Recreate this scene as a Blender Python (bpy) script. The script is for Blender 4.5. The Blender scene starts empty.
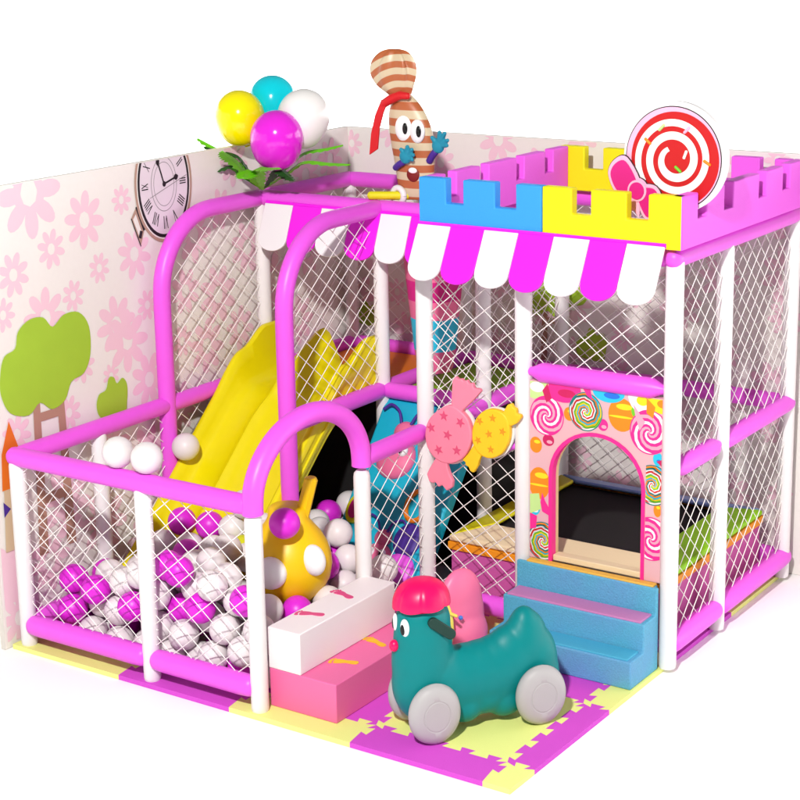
import bpy, bmesh, math, random
from mathutils import Vector, Matrix
import numpy as np
C = bpy.context.scene
COL = C.collection
R_ = math.radians
# ------------------------------------------------------------------ camera, world, lamp, exposure
cam_d = bpy.data.cameras.new("camera"); cam = bpy.data.objects.new("camera", cam_d); COL.objects.link(cam)
cam_d.sensor_fit = 'HORIZONTAL'; cam_d.sensor_width = 36.0
cam_d.lens = 1749.49 / 800 * 36.0
cam_d.shift_x = -0.0367; cam_d.shift_y = -0.0570
cam_d.clip_start = 0.1; cam_d.clip_end = 400
cr, cu, cf = Vector((0.83714, 0.54682, -0.01314)), Vector((-0.11891, 0.20539, 0.97143)), Vector((-0.53390, 0.81166, -0.23697))
cm = Matrix((cr, cu, -cf)).transposed().to_4x4(); cm.translation = Vector((5.4466, -5.0414, 3.0459))
cam.matrix_world = cm
C.camera = cam
W = bpy.data.worlds.new("World"); C.world = W; W.use_nodes = True
W.node_tree.nodes["Background"].inputs[0].default_value = (1.0, 0.99, 0.985, 1)
W.node_tree.nodes["Background"].inputs[1].default_value = 0.20
C.view_settings.view_transform = 'Standard'; C.view_settings.look = 'None'; C.view_settings.exposure = 0; C.view_settings.gamma = 1
ld = bpy.data.lights.new("key_lamp", 'AREA'); ld.shape = 'DISK'; ld.size = 0.30; ld.energy = 650; ld.color = (1.0, 0.98, 0.95)
key = bpy.data.objects.new("key_lamp", ld); COL.objects.link(key)
key.location = Vector((1.3, 1.2, 0.9)) + 8.0 * Vector((0.34, -0.75, 0.57)).normalized()
key.rotation_euler = (Vector((1.3, 1.2, 0.9)) - key.location).to_track_quat('-Z', 'Y').to_euler()
for k_, (lx, ly, tx_, ty_) in enumerate(((-2.6, 5.6, -5.2, 8.2), (3.0, 6.6, 3.6, 9.9), (-4.3, 2.0, -8.0, 3.0), (6.6, 4.0, 8.6, 5.6))):   # added lamps, out of view, that wash the backdrop white
    bl = bpy.data.lights.new("backdrop_fill", 'AREA'); bl.shape = 'RECTANGLE'; bl.size = 3.5; bl.size_y = 0.8; bl.energy = (430, 430, 420, 440)[k_]
    bo = bpy.data.objects.new("backdrop_fill", bl); COL.objects.link(bo); bo.location = (lx, ly, 4.6)
    bo.rotation_euler = (Vector((tx_, ty_, 0.6)) - Vector((lx, ly, 4.6))).to_track_quat('-Z', 'Y').to_euler()
C.cycles.caustics_reflective = False; C.cycles.caustics_refractive = False; C.cycles.max_bounces = 8; C.cycles.diffuse_bounces = 4

# ------------------------------------------------------------------ materials
def lin(c):
    c /= 255.0
    return c / 12.92 if c <= 0.04045 else ((c + 0.055) / 1.055) ** 2.4
MATS = {}
def mat(name, rgb, rough=0.45, bump=0.0, scale=60.0, vary=0.0, coat=0.0, spec=0.4, sheen=0.0):
    m = bpy.data.materials.new(name); m.use_nodes = True
    nt = m.node_tree; b = nt.nodes["Principled BSDF"]
    col = tuple(lin(c) for c in rgb) + (1,)
    b.inputs['Base Color'].default_value = col
    b.inputs['Roughness'].default_value = rough
    b.inputs['Specular IOR Level'].default_value = spec
    b.inputs['Coat Weight'].default_value = coat
    if bump or vary:
        tc = nt.nodes.new('ShaderNodeTexCoord')
        nz = nt.nodes.new('ShaderNodeTexNoise'); nz.inputs['Scale'].default_value = scale; nz.inputs['Detail'].default_value = 4
        nt.links.new(tc.outputs['Object'], nz.inputs['Vector'])
        if bump:
            bp = nt.nodes.new('ShaderNodeBump'); bp.inputs['Strength'].default_value = bump; bp.inputs['Distance'].default_value = 0.004
            nt.links.new(nz.outputs['Fac'], bp.inputs['Height']); nt.links.new(bp.outputs['Normal'], b.inputs['Normal'])
        if vary:
            mr = nt.nodes.new('ShaderNodeMapRange'); mr.inputs[3].default_value = 1 - vary; mr.inputs[4].default_value = 1 + vary
            nt.links.new(nz.outputs['Fac'], mr.inputs[0])
            mx = nt.nodes.new('ShaderNodeMix'); mx.data_type = 'RGBA'; mx.blend_type = 'MULTIPLY'; mx.inputs[0].default_value = 1
            mx.inputs[6].default_value = col; nt.links.new(mr.outputs[0], mx.inputs[7])
            nt.links.new(mx.outputs[2], b.inputs['Base Color'])
    MATS[name] = m
    return m
M_white = mat('white_vinyl', (230, 227, 227), 0.44, 0.14, 28, 0.015)
M_pink = mat('orchid_vinyl', (229, 88, 222), 0.40, 0.16, 28, 0.03)
M_mag = mat('magenta_board', (236, 28, 226), 0.45)
M_wboard = mat('white_board', (235, 233, 234), 0.5)
M_net = mat('net_cord', (236, 232, 228), 0.7)
M_blue = mat('sky_blue_foam', (48, 150, 235), 0.6, 0.25, 160, 0.05)
M_yel = mat('lemon_foam', (236, 226, 0), 0.6, 0.25, 160, 0.05)
M_pinkfoam = mat('orchid_foam', (230, 92, 224), 0.6, 0.2, 160, 0.04)
M_slide = mat('yellow_plastic', (228, 214, 4), 0.3, 0.05, 30, 0.03)
M_wall = mat('wall_paint', (232, 227, 222), 0.85, 0.06, 40, 0.02, spec=0.15)
M_wedge = mat('wall_edge', (214, 208, 200), 0.7)
M_flower = mat('flower_ink', (236, 198, 211), 0.6)
M_flower2 = mat('pale_flower_ink', (234, 196, 206), 0.6)
M_leafg = mat('tree_green_ink', (160, 196, 52), 0.6, 0, 6, 0.08)
M_trunk = mat('trunk_ink', (176, 134, 116), 0.6)
M_black = mat('black_ink', (24, 20, 22), 0.5)
M_rose = mat('rose_gold_ink', (178, 146, 128), 0.5)
M_face = mat('clock_face_ink', (226, 214, 222), 0.55)
M_grey = mat('grey_ink', (140, 132, 136), 0.6)
M_orange = mat('orange_ink', (222, 112, 26), 0.55)
M_beige = mat('beige_ink', (206, 182, 150), 0.6)
M_purple = mat('purple_ink', (70, 40, 140), 0.5)
M_maty = mat('yellow_eva', (230, 236, 140), 0.8, 0.3, 220, 0.03)
M_matp = mat('purple_eva', (206, 74, 200), 0.8, 0.3, 220, 0.03)
M_stepblue = mat('blue_leatherette', (84, 168, 198), 0.6, 0.8, 150, 0.30)
def bleed_tint(m, rgb2, scale, amount=1.0):
    nt = m.node_tree; b = nt.nodes['Principled BSDF']; tc = nt.nodes.new('ShaderNodeTexCoord'); nz = nt.nodes.new('ShaderNodeTexNoise'); nz.inputs['Scale'].default_value = scale; nz.inputs['Detail'].default_value = 6
    nt.links.new(tc.outputs['Object'], nz.inputs['Vector']); mr = nt.nodes.new('ShaderNodeMapRange'); mr.inputs[1].default_value = .42; mr.inputs[2].default_value = .68; mr.inputs[4].default_value = amount; nt.links.new(nz.outputs['Fac'], mr.inputs[0])
    mx = nt.nodes.new('ShaderNodeMix'); mx.data_type = 'RGBA'; src = b.inputs['Base Color'].links[0].from_socket if b.inputs['Base Color'].links else None
    mx.inputs[6].default_value = b.inputs['Base Color'].default_value; mx.inputs[7].default_value = tuple(lin(c) for c in rgb2) + (1,)
    if src: nt.links.new(src, mx.inputs[6])
    nt.links.new(mr.outputs[0], mx.inputs[0]); nt.links.new(mx.outputs[2], b.inputs['Base Color'])
bleed_tint(M_stepblue, (112, 132, 206), 2.6, .5)  # lavender blotches paint the bleed of bounced light into the blue
M_padgold = mat('gold_pad', (226, 176, 74), 0.6, 0.4, 130, 0.05)
M_padpink = mat('mauve_pad', (192, 124, 178), 0.6, 0.4, 130, 0.05)
M_padblue = mat('cyan_pad', (70, 166, 200), 0.6, 0.4, 130, 0.05)
M_blockw = mat('white_leatherette', (234, 229, 230), 0.5, 0.1, 120)
M_blockp = mat('rose_leatherette', (228, 106, 160), 0.5, 0.1, 120, 0.02)
M_footp = mat('pink_footprint', (214, 74, 130), 0.5)
M_footy = mat('yellow_footprint', (236, 186, 24), 0.5)
M_teal = mat('teal_plastic', (0, 124, 126), 0.42, 0.03, 30, 0.02, spec=0.22)
M_hot = mat('hot_pink_plastic', (232, 0, 92), 0.35)
M_wheel = mat('grey_plastic', (172, 169, 170), 0.5, 0.05, 60)
M_dark = mat('dark_green_plastic', (8, 52, 44), 0.5)
M_eyew = mat('eye_white', (240, 240, 240), 0.3)
M_pupil = mat('pupil_black', (10, 10, 10), 0.25)
M_ballw = mat('white_ball_plastic', (226, 220, 220), 0.4, 0.03, 40)
M_ballm = mat('magenta_ball_plastic', (214, 40, 206), 0.38)
M_bally = mat('lime_ball_plastic', (206, 208, 30), 0.4)
M_toy = mat('golden_plastic', (238, 192, 6), 0.4, 0.05, 30, 0.03)
M_bed = mat('black_mesh_fabric', (22, 19, 20), 0.9)
M_padlime = mat('lime_vinyl', (150, 218, 10), 0.45, 0.15, 90)
M_padsky = mat('pale_blue_vinyl', (124, 158, 214), 0.45, 0.15, 90)
M_padyel = mat('yellow_vinyl', (220, 212, 24), 0.45, 0.15, 90)
M_padcream = mat('cream_vinyl', (226, 206, 168), 0.45, 0.15, 90)
M_trim = mat('orange_trim', (236, 148, 24), 0.5)
M_skirt = mat('mauve_skirt', (196, 88, 160), 0.6, 0.1, 60)
M_deckor = mat('orange_vinyl', (222, 118, 10), 0.5)
M_deckgr = mat('green_vinyl', (134, 186, 12), 0.5)
M_ramp = mat('cyan_vinyl', (18, 172, 200), 0.45, 0.1, 50, 0.04)
M_bug = mat('bug_pink', (226, 108, 150), 0.5)
M_scarf = mat('scarf_red', (206, 22, 30), 0.5)
M_glove = mat('glove_teal', (22, 138, 164), 0.5)
M_mouth = mat('mouth_red', (120, 22, 20), 0.5)
M_balY = mat('yellow_balloon', (246, 232, 0), 0.16, coat=0.3)
M_balC = mat('cyan_balloon', (0, 204, 220), 0.16, coat=0.3)
M_balM = mat('magenta_balloon', (224, 36, 212), 0.16, coat=0.3)
M_balW = mat('white_balloon', (238, 236, 234), 0.2, coat=0.3)
M_leaf = mat('leaf_green', (104, 196, 20), 0.5, 0, 20, 0.12)
M_leafd = mat('dark_leaf_green', (30, 84, 24), 0.5, 0, 20, 0.12)
M_red = mat('lolly_red', (190, 12, 18), 0.5)
M_lpink = mat('lolly_pink', (240, 178, 208), 0.5)
M_bow = mat('bow_magenta', (206, 22, 126), 0.5)
M_panel = mat('panel_blush', (220, 172, 178), 0.5)
M_wood = mat('wood_core', (222, 186, 140), 0.7)
M_cp = mat('candy_pink', (238, 132, 156), 0.5, 0, 7, 0.10)
M_cps = mat('candy_star_rose', (214, 78, 116), 0.5)
M_cy = mat('candy_yellow', (246, 196, 30), 0.5, 0, 7, 0.10)
M_cys = mat('candy_star_gold', (222, 146, 22), 0.5)
M_ground = mat('white_ground', (252, 251, 250), 0.9, spec=0.0)
M_rpink = mat('pink_plastic', (244, 116, 160), 0.4)
M_lemon = mat('lemon_plastic', (240, 222, 96), 0.4)
M_rblue = mat('blue_plastic', (70, 120, 210), 0.4)
M_cream = mat('cream_paint', (238, 224, 190), 0.5)
M_stripe = mat('orange_paint', (218, 128, 70), 0.5)
INK = dict(pink=mat('ink_pink', (244, 160, 180), .5), hot=mat('ink_hot', (236, 40, 140), .5), red=mat('ink_red', (222, 30, 30), .5),
           green=mat('ink_green', (110, 196, 40), .5), yellow=mat('ink_yellow', (244, 214, 30), .5), cyan=mat('ink_cyan', (40, 190, 220), .5),
           blue=mat('ink_blue', (30, 110, 210), .5), orange=mat('ink_orange', (244, 134, 20), .5), white=mat('ink_white', (242, 238, 236), .5), lime=mat('ink_lime', (190, 224, 140), .5), teal=mat('ink_teal', (20, 120, 120), .5), crimson=mat('ink_crimson', (196, 24, 90), .5))

# ------------------------------------------------------------------ mesh helpers
class MB:
    def __init__(s): s.v = []; s.f = []; s.m = []
    def add(s, verts, faces, mi=0):
        o = len(s.v); s.v += [tuple(v) for v in verts]
        for f in faces: s.f.append([i + o for i in f]); s.m.append(mi)
    def box(s, a, b, mi=0):
        (x0, y0, z0), (x1, y1, z1) = a, b
        s.add([(x0, y0, z0), (x1, y0, z0), (x1, y1, z0), (x0, y1, z0), (x0, y0, z1), (x1, y0, z1), (x1, y1, z1), (x0, y1, z1)],
              [(0, 3, 2, 1), (4, 5, 6, 7), (0, 1, 5, 4), (1, 2, 6, 5), (2, 3, 7, 6), (3, 0, 4, 7)], mi)
    def tube(s, pts, r, n=20, cap='round', mi=0):
        P = [Vector(p) for p in pts]; rs = r if isinstance(r, (list, tuple)) else [r] * len(P)
        rs = list(rs)
        if cap == 'round':
            d0 = (P[0] - P[1]).normalized(); d1 = (P[-1] - P[-2]).normalized(); A = []; AR = []; B = []; BR = []
            for a in (80, 62, 42, 21):
                a = R_(a); A.append(P[0] + d0 * rs[0] * math.sin(a) * 0.8); AR.append(rs[0] * math.cos(a))
                B.insert(0, P[-1] + d1 * rs[-1] * math.sin(a) * 0.8); BR.insert(0, rs[-1] * math.cos(a))
            r0, r1 = rs[0], rs[-1]
            P = A + P + B; rs = AR + rs + BR
        T = []
        for i in range(len(P)):
            a = P[max(i - 1, 0)]; b = P[min(i + 1, len(P) - 1)]; T.append((b - a).normalized())
        up = Vector((0, 0, 1)) if abs(T[0].z) < 0.9 else Vector((0, 1, 0))
        u = T[0].cross(up).normalized(); V = []; F = []
        for i, p in enumerate(P):
            u = (u - T[i] * u.dot(T[i])).normalized(); w = T[i].cross(u)
            for k in range(n):
                a = 2 * math.pi * k / n; V.append(p + (u * math.cos(a) + w * math.sin(a)) * rs[i])
        for i in range(len(P) - 1):
            for k in range(n): F.append((i * n + k, i * n + (k + 1) % n, (i + 1) * n + (k + 1) % n, (i + 1) * n + k))
        F.append(tuple(range(n))[::-1]); F.append(tuple(range((len(P) - 1) * n, len(P) * n)))
        s.add(V, F, mi)
    def bar(s, a, b, w):
        a, b = Vector(a), Vector(b); t = (b - a).normalized(); up = Vector((0, 0, 1)) if abs(t.z) < 0.95 else Vector((1, 0, 0))
        u = t.cross(up).normalized() * w / 2; v = t.cross(u).normalized() * w / 2
        s.add([a + u, a + v, a - u, a - v, b + u, b + v, b - u, b - v], [(0, 1, 5, 4), (1, 2, 6, 5), (2, 3, 7, 6), (3, 0, 4, 7), (3, 2, 1, 0), (4, 5, 6, 7)])
    def ball(s, c, r, n=24, mi=0, rot=None):
        rx, ry, rz = r if isinstance(r, (list, tuple)) else (r, r, r); m = n // 2; V = [Vector((0, 0, rz))]; F = []
        for i in range(1, m):
            t = math.pi * i / m
            for k in range(n): a = 2 * math.pi * k / n; V.append(Vector((rx * math.sin(t) * math.cos(a), ry * math.sin(t) * math.sin(a), rz * math.cos(t))))
        V.append(Vector((0, 0, -rz)))
        for k in range(n): F.append((0, 1 + k, 1 + (k + 1) % n)); F.append((len(V) - 1, 1 + (m - 2) * n + (k + 1) % n, 1 + (m - 2) * n + k))
        for i in range(m - 2):
            for k in range(n): a = 1 + i * n; F.append((a + k, a + n + k, a + n + (k + 1) % n, a + (k + 1) % n))
        if rot is not None: V = [rot @ v for v in V]
        c = Vector(c); s.add([v + c for v in V], F, mi)
    def prism(s, poly, O, U, V, N, mi=0):
        """polygon in the U,V plane at O, thickened from O to O+N (N a vector)"""
        O, U, V, N = Vector(O), Vector(U), Vector(V), Vector(N); n = len(poly)
        a = [O + U * p[0] + V * p[1] for p in poly]; b = [q + N for q in a]
        fl = U.cross(V).dot(N) < 0; ar = sum(poly[i][0] * poly[(i + 1) % n][1] - poly[(i + 1) % n][0] * poly[i][1] for i in range(n))
        idx = list(range(n))
        if (ar < 0) != fl: idx = idx[::-1]
        F = [tuple(i + n for i in idx), tuple(idx[::-1])]
        for k in range(n): i, j = idx[k], idx[(k + 1) % n]; F.append((i, j, j + n, i + n))
        s.add(a + b, F, mi)
    def sheet(s, poly, O, U, V, mi=0):
        O, U, V = Vector(O), Vector(U), Vector(V); s.add([O + U * p[0] + V * p[1] for p in poly], [tuple(range(len(poly)))], mi)
    def lathe(s, prof, c, n=28, mi=0):
        c = Vector(c); V = []; F = []
        for r, z in prof:
            for k in range(n): a = 2 * math.pi * k / n; V.append(c + Vector((r * math.cos(a), r * math.sin(a), z)))
        for i in range(len(prof) - 1):
            for k in range(n): F.append((i * n + k, i * n + (k + 1) % n, (i + 1) * n + (k + 1) % n, (i + 1) * n + k))
        s.add(V, F, mi)
    def build(s, name, mats, parent=None, smooth=False, bevel=0.0, auto=40, seg=3, remesh=0.0, relax=0):
        me = bpy.data.meshes.new(name); me.from_pydata(s.v, [], s.f)
        mats = mats if isinstance(mats, (list, tuple)) else [mats]
        for m in mats: me.materials.append(m)
        if len(mats) > 1: me.polygons.foreach_set('material_index', s.m)
        me.update()
        o = bpy.data.objects.new(name, me); COL.objects.link(o)
        if parent is not None:
            o.parent = parent
            if not parent.get('_local'):
                me.transform(Matrix.Translation(-Vector(parent.get('_at', (0, 0, 0)))))
                o['_at'] = parent.get('_at', (0, 0, 0)); 
            else: o['_local'] = 1
        if remesh:
            r = o.modifiers.new('r', 'REMESH'); r.mode = 'VOXEL'; r.voxel_size = remesh; r.use_smooth_shade = True
            if relax:
                q = o.modifiers.new('s', 'SMOOTH'); q.factor = 0.5; q.iterations = relax
        if bevel:
            b = o.modifiers.new('b', 'BEVEL'); b.width = bevel; b.segments = seg; b.limit_method = 'ANGLE'; b.angle_limit = R_(35); b.harden_normals = False
        if smooth or bevel:
            me.polygons.foreach_set('use_smooth', [True] * len(me.polygons))
            if auto and not remesh: me.set_sharp_from_angle(angle=R_(auto if not bevel else 60))
        return o
def thing(name, label, cat, at=(0, 0, 0), group=None, rotz=None):
    o = bpy.data.objects.new(name, None); COL.objects.link(o); o.location = at; o.empty_display_size = 0.05
    if rotz is not None: o.rotation_euler = (0, 0, rotz); o['_local'] = 1
    else: o['_at'] = at
    o['label'] = label; o['category'] = cat
    if group: o['group'] = group
    return o
def tag(o, label, cat, group=None):
    o['label'] = label; o['category'] = cat
    if group: o['group'] = group
    return o
def ellipse(cx, cy, rx, ry, n=24, rot=0.0):
    out = []
    for k in range(n):
        a = 2 * math.pi * k / n; x, y = rx * math.cos(a), ry * math.sin(a)
        out.append((cx + x * math.cos(rot) - y * math.sin(rot), cy + x * math.sin(rot) + y * math.cos(rot)))
    return out
def clip(poly, axis, val, keep_less=True):
    out = []; n = len(poly); s = 1 if keep_less else -1
    for i in range(n):
        a, b = poly[i], poly[(i + 1) % n]; da, db = s * (val - a[axis]), s * (val - b[axis])
        if da >= 0: out.append(a)
        if (da > 0) != (db > 0) and da != db:
            t = da / (da - db); out.append((a[0] + (b[0] - a[0]) * t, a[1] + (b[1] - a[1]) * t))
    return out
def smooth_poly(pts, k=4):
    """closed Catmull-Rom through pts"""
    n = len(pts); out = []
    for i in range(n):
        p0, p1, p2, p3 = pts[i - 1], pts[i], pts[(i + 1) % n], pts[(i + 2) % n]
        for j in range(k):
            t = j / k
            out.append(tuple(0.5 * (2 * p1[d] + (p2[d] - p0[d]) * t + (2 * p0[d] - 5 * p1[d] + 4 * p2[d] - p3[d]) * t * t + (3 * p1[d] - p0[d] - 3 * p2[d] + p3[d]) * t ** 3) for d in (0, 1)))
    return out
def open_curve(pts, k=6):
    P = [Vector(p) for p in pts]; out = []
    for i in range(len(P) - 1):
        p0, p1, p2, p3 = P[max(i - 1, 0)], P[i], P[i + 1], P[min(i + 2, len(P) - 1)]
        for j in range(k):
            t = j / k; out.append(0.5 * (2 * p1 + (p2 - p0) * t + (2 * p0 - 5 * p1 + 4 * p2 - p3) * t * t + (3 * p1 - p0 - 3 * p2 + p3) * t ** 3))
    return out + [P[-1]]
def star(cx, cy, r, rot=0.0, sx=1.0):
    return [(cx + sx * (r if k % 2 == 0 else r * .42) * math.sin(rot + k * math.pi / 5), cy + (r if k % 2 == 0 else r * .42) * math.cos(rot + k * math.pi / 5)) for k in range(10)]
def net(mb, O, U, V, w, h, inside=None, pu=0.115, pv=0.094, t=0.0044, over=0.020):
    """diamond netting in the rectangle O + U*[0,w] + V*[0,h]; inside(u,v) masks it"""
    O, U, V = Vector(O), Vector(U), Vector(V); sl = pv / pu; N = U.cross(V).normalized()
    for sgn in (1, -1):
        k0 = -h if sgn > 0 else 0.0; k1 = w * sl if sgn < 0 else 0.0
        # lines v = sgn*sl*u + c
        cs = []; c = (-w * sl if sgn > 0 else 0.0) + pv * 0.5
        while c < (h if sgn > 0 else h + w * sl): cs.append(c); c += pv
        for c in cs:
            us = []
            lo, hi = 0.0, w
            if sgn > 0: lo = max(lo, -c / sl); hi = min(hi, (h - c) / sl)
            else: lo = max(lo, (c - h) / sl); hi = min(hi, c / sl)
            if hi - lo < 0.01: continue
            segs = [(lo, hi)]
            if inside:
                segs = []; st = None; n = 60
                for i in range(n + 1):
                    u = lo + (hi - lo) * i / n; okk = inside(u, sgn * sl * u + c)
                    if okk and st is None: st = u
                    if (not okk or i == n) and st is not None:
                        if u - st > 0.02: segs.append((st, u))
                        st = None
            off = N * (0.0026 * sgn)
            for a, b in segs:
                a -= over; b += over
                for e_, d_ in ((a, 1), (b, -1)):   # cord folded back where it is laced to the tube
                    p_ = O + U * e_ + V * (sgn * sl * e_ + c) + off
                    mb.bar(p_, p_ + U * d_ * .020 - V * sgn * d_ * .020 * sl - N * .004, t)
                mb.bar(O + U * a + V * (sgn * sl * a + c) + off, O + U * b + V * (sgn * sl * b + c) + off, t)

# ------------------------------------------------------------------ plan (metres)
XB, X1, XM, XE = 0.72, 1.295, 1.80, 2.50
Y4, YT, YA, YB, YC = 0.734, 1.233, 0.97, 1.73, 2.485
H0, H1, H = 0.097, 0.862, 1.753
RT, RP = 0.040, 0.036
XW, YW, HW = -0.075, 2.585, 2.015          # faces of the two printed walls and their height
# ------------------------------------------------------------------ ground
g = MB(); gc = Vector((1.3, 1.2, -0.022)); gn = 96; R1 = 8.0
gp = [gc + Vector((R1 * math.cos(2 * math.pi * k / gn), R1 * math.sin(2 * math.pi * k / gn), 0)) for k in range(gn)]
g.add(gp, [tuple(range(gn))]); o = g.build('ground', M_ground); o['kind'] = 'structure'
g = MB(); V = []; F = []; prof = [(R1, 0)] + [(R1 + 1.4 * math.sin(R_(t)), 1.4 - 1.4 * math.cos(R_(t))) for t in range(9, 91, 9)] + [(R1 + 1.4, 4.2)]
arc = [R_(a) for a in np.linspace(123 - 135, 123 + 135, 73)]
for a in arc:
    for r, z in prof: V.append(gc + Vector((r * math.cos(a), r * math.sin(a), z)))
npf = len(prof)
for i in range(len(arc) - 1):
    for k in range(npf - 1): F.append((i * npf + k, i * npf + k + 1, (i + 1) * npf + k + 1, (i + 1) * npf + k))
g.add(V, F); o = g.build('backdrop', M_ground, None, smooth=True, auto=0); o['kind'] = 'structure'

# ------------------------------------------------------------------ puzzle mat tiles
TX = [-0.06, 0.568, 1.168, 1.768, 2.368, 2.485]; TY = [-0.045, 0.134, 0.734, 1.334, 1.934, 2.53]
def jig(a, b, fixed, axis, phase, first_full=True, n_per=0.12):
    """points along a tile edge from a to b (dovetail tabs), in the order a->b; always laid on the same grid so neighbours match"""
    lo, hi = min(a, b), max(a, b); pts = [lo]; out = [(lo, 0)]
    g0 = phase
    k = math.floor((lo - g0) / n_per) - 1
    while True:
        c = g0 + (k + 0.5) * n_per; k += 1
        if c - 0.036 < lo + 0.012: continue
        if c + 0.036 > hi - 0.012: break
        s = 1 if k % 2 == 0 else -1
        s = 1
        out += [(c - 0.019, -0.016 * s), (c - 0.031, 0.016 * s), (c + 0.031, 0.016 * s), (c + 0.019, -0.016 * s)]
    out.append((hi, 0))
    if a > b: out = out[::-1]
    return [(p, fixed + d) if axis == 0 else (fixed + d, p) for p, d in out]
names_col = {0: 'yellow', 1: 'purple'}
for i in range(5):
    for j in range(5):
        if i < 2 and j > 1: continue
        x0, x1, y0, y1 = TX[i], TX[i + 1], TY[j], TY[j + 1]
        inner = lambda v, L: abs(v - L[0]) > 1e-6 and abs(v - L[-1]) > 1e-6
        ph = 0.568 - 0.6
        P = []
        P += jig(x0, x1, y0, 0, ph)[:-1] if inner(y0, TY) else [(x0, y0)]
        P += jig(y0, y1, x1, 1, 0.134)[:-1] if inner(x1, TX) else [(x1, y0)]
        P += jig(x1, x0, y1, 0, ph)[:-1] if inner(y1, TY) else [(x1, y1)]
        P += jig(y1, y0, x0, 1, 0.134)[:-1] if inner(x0, TX) else [(x0, y1)]
        c = (i + j) % 2
        cx, cy = (x0 + x1) / 2, (y0 + y1) / 2
        m = MB(); m.prism([(p[0] - cx, p[1] - cy) for p in P], (0, 0, -0.021), (1, 0, 0), (0, 1, 0), (0, 0, 0.021))
        o = m.build('foam_mat_tile', M_matp if c else M_maty); o.location = (cx, cy, 0)
        big = i in (1, 2, 3) and j in (1, 2, 3, 4)
        where = {(0, 0): 'under the left end of the ball pit fence', (1, 0): 'under the middle post of the ball pit fence', (2, 0): 'in front of the pink step block',
                 (3, 0): 'beside the front wheel of the teal animal', (4, 0): 'at the sharp front corner of the floor', (3, 1): 'under the belly of the teal animal',
                 (4, 1): 'at the right edge behind the rear wheel', (2, 1): 'under and beside the pink step block', (3, 2): 'in front of and under the blue steps', (4, 2): 'at the right edge beside the blue steps',
                 (2, 2): 'between the small pink toy and the blue steps', (0, 1): 'under the balls at the left wall', (1, 1): 'under the balls in the middle of the pit'}
        back = {(2, 3): 'under the cream front pad of the trampoline', (2, 4): 'under the far left corner of the trampoline', (3, 3): 'under the front middle of the trampoline',
                (3, 4): 'under the back middle of the trampoline', (4, 3): 'along the right edge below the lime pad', (4, 4): 'at the far right end of the floor'}
        w = where.get((i, j)) or back.get((i, j))
        tag(o, '%s foam puzzle tile %s' % (names_col[c], w), 'floor mat', 'interlocking foam floor tiles')

# ------------------------------------------------------------------ the two printed walls
class Ink:
    """flat printing on a wall; layers lie 1.2 mm apart"""
    def __init__(s, side): s.side = side; s.L = {}
    def poly(s, pts, m, layer):
        pts = clip(pts, 1, HW - 0.004); pts = clip(pts, 1, 0.004, False)
        if s.side == 'left': pts = clip(pts, 0, -0.06, False); pts = clip(pts, 0, YW - 0.004)
        else: pts = clip(pts, 0, XW + 0.004, False)
        if len(pts) < 3: return
        s.L.setdefault(id(m), (m, MB()))
        d = 0.0012 * layer
        if s.side == 'left': s.L[id(m)][1].sheet(pts, (XW + d, 0, 0), (0, 1, 0), (0, 0, 1))
        else: s.L[id(m)][1].sheet(pts[::-1] if False else pts, (0, YW - d, 0), (1, 0, 0), (0, 0, 1))
    def done(s, name, parent):
        mb = MB(); mats = []
        for m, b in s.L.values():
            k = len(mats); mats.append(m); mb.add(b.v, b.f, k)
        return mb.build(name, mats, parent)
FL = [0]
def flower(ink, u, v, r, m=M_flower, rot=0.0, n=8, layer=0.5):
    FL[0] += 1; layer += (FL[0] % 40) * 0.045
    for k in range(n):
        a = rot + 2 * math.pi * k / n
        ink.poly(ellipse(u + .66 * r * math.sin(a), v + .66 * r * 1.12 * math.cos(a), .22 * r, .40 * r, 14, -a), m, layer + 0.015 * (k % 2))
    for k in range(n):
        a0, a1 = rot + 2 * math.pi * k / n, rot + 2 * math.pi * (k + 1) / n
        ink.poly([(u + .28 * r * math.sin(a0), v + .34 * r * math.cos(a0)), (u + .55 * r * math.sin(a0), v + .6 * r * math.cos(a0)), (u + .55 * r * math.sin(a1), v + .6 * r * math.cos(a1)), (u + .28 * r * math.sin(a1), v + .34 * r * math.cos(a1))], m, layer + .03)
def stroke(ink, a, b, w, m, layer):
    dx, dy = b[0] - a[0], b[1] - a[1]; l = math.hypot(dx, dy) or 1; nx, ny = -dy / l * w / 2, dx / l * w / 2
    ink.poly([(a[0] + nx, a[1] + ny), (a[0] - nx, a[1] - ny), (b[0] - nx, b[1] - ny), (b[0] + nx, b[1] + ny)], m, layer)
def ring(ink, u, v, rx, ry, w, m, layer, n=48):
    for k in range(n):
        a0, a1 = 2 * math.pi * k / n, 2 * math.pi * (k + 1) / n
        ink.poly([(u + (rx - w) * math.cos(a0), v + (ry - w) * math.sin(a0)), (u + rx * math.cos(a0), v + ry * math.sin(a0)), (u + rx * math.cos(a1), v + ry * math.sin(a1)), (u + (rx - w) * math.cos(a1), v + (ry - w) * math.sin(a1))], m, layer)
ROM = ['XII', 'I', 'II', 'III', 'IIII', 'V', 'VI', 'VII', 'VIII', 'IX', 'X', 'XI']
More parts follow.
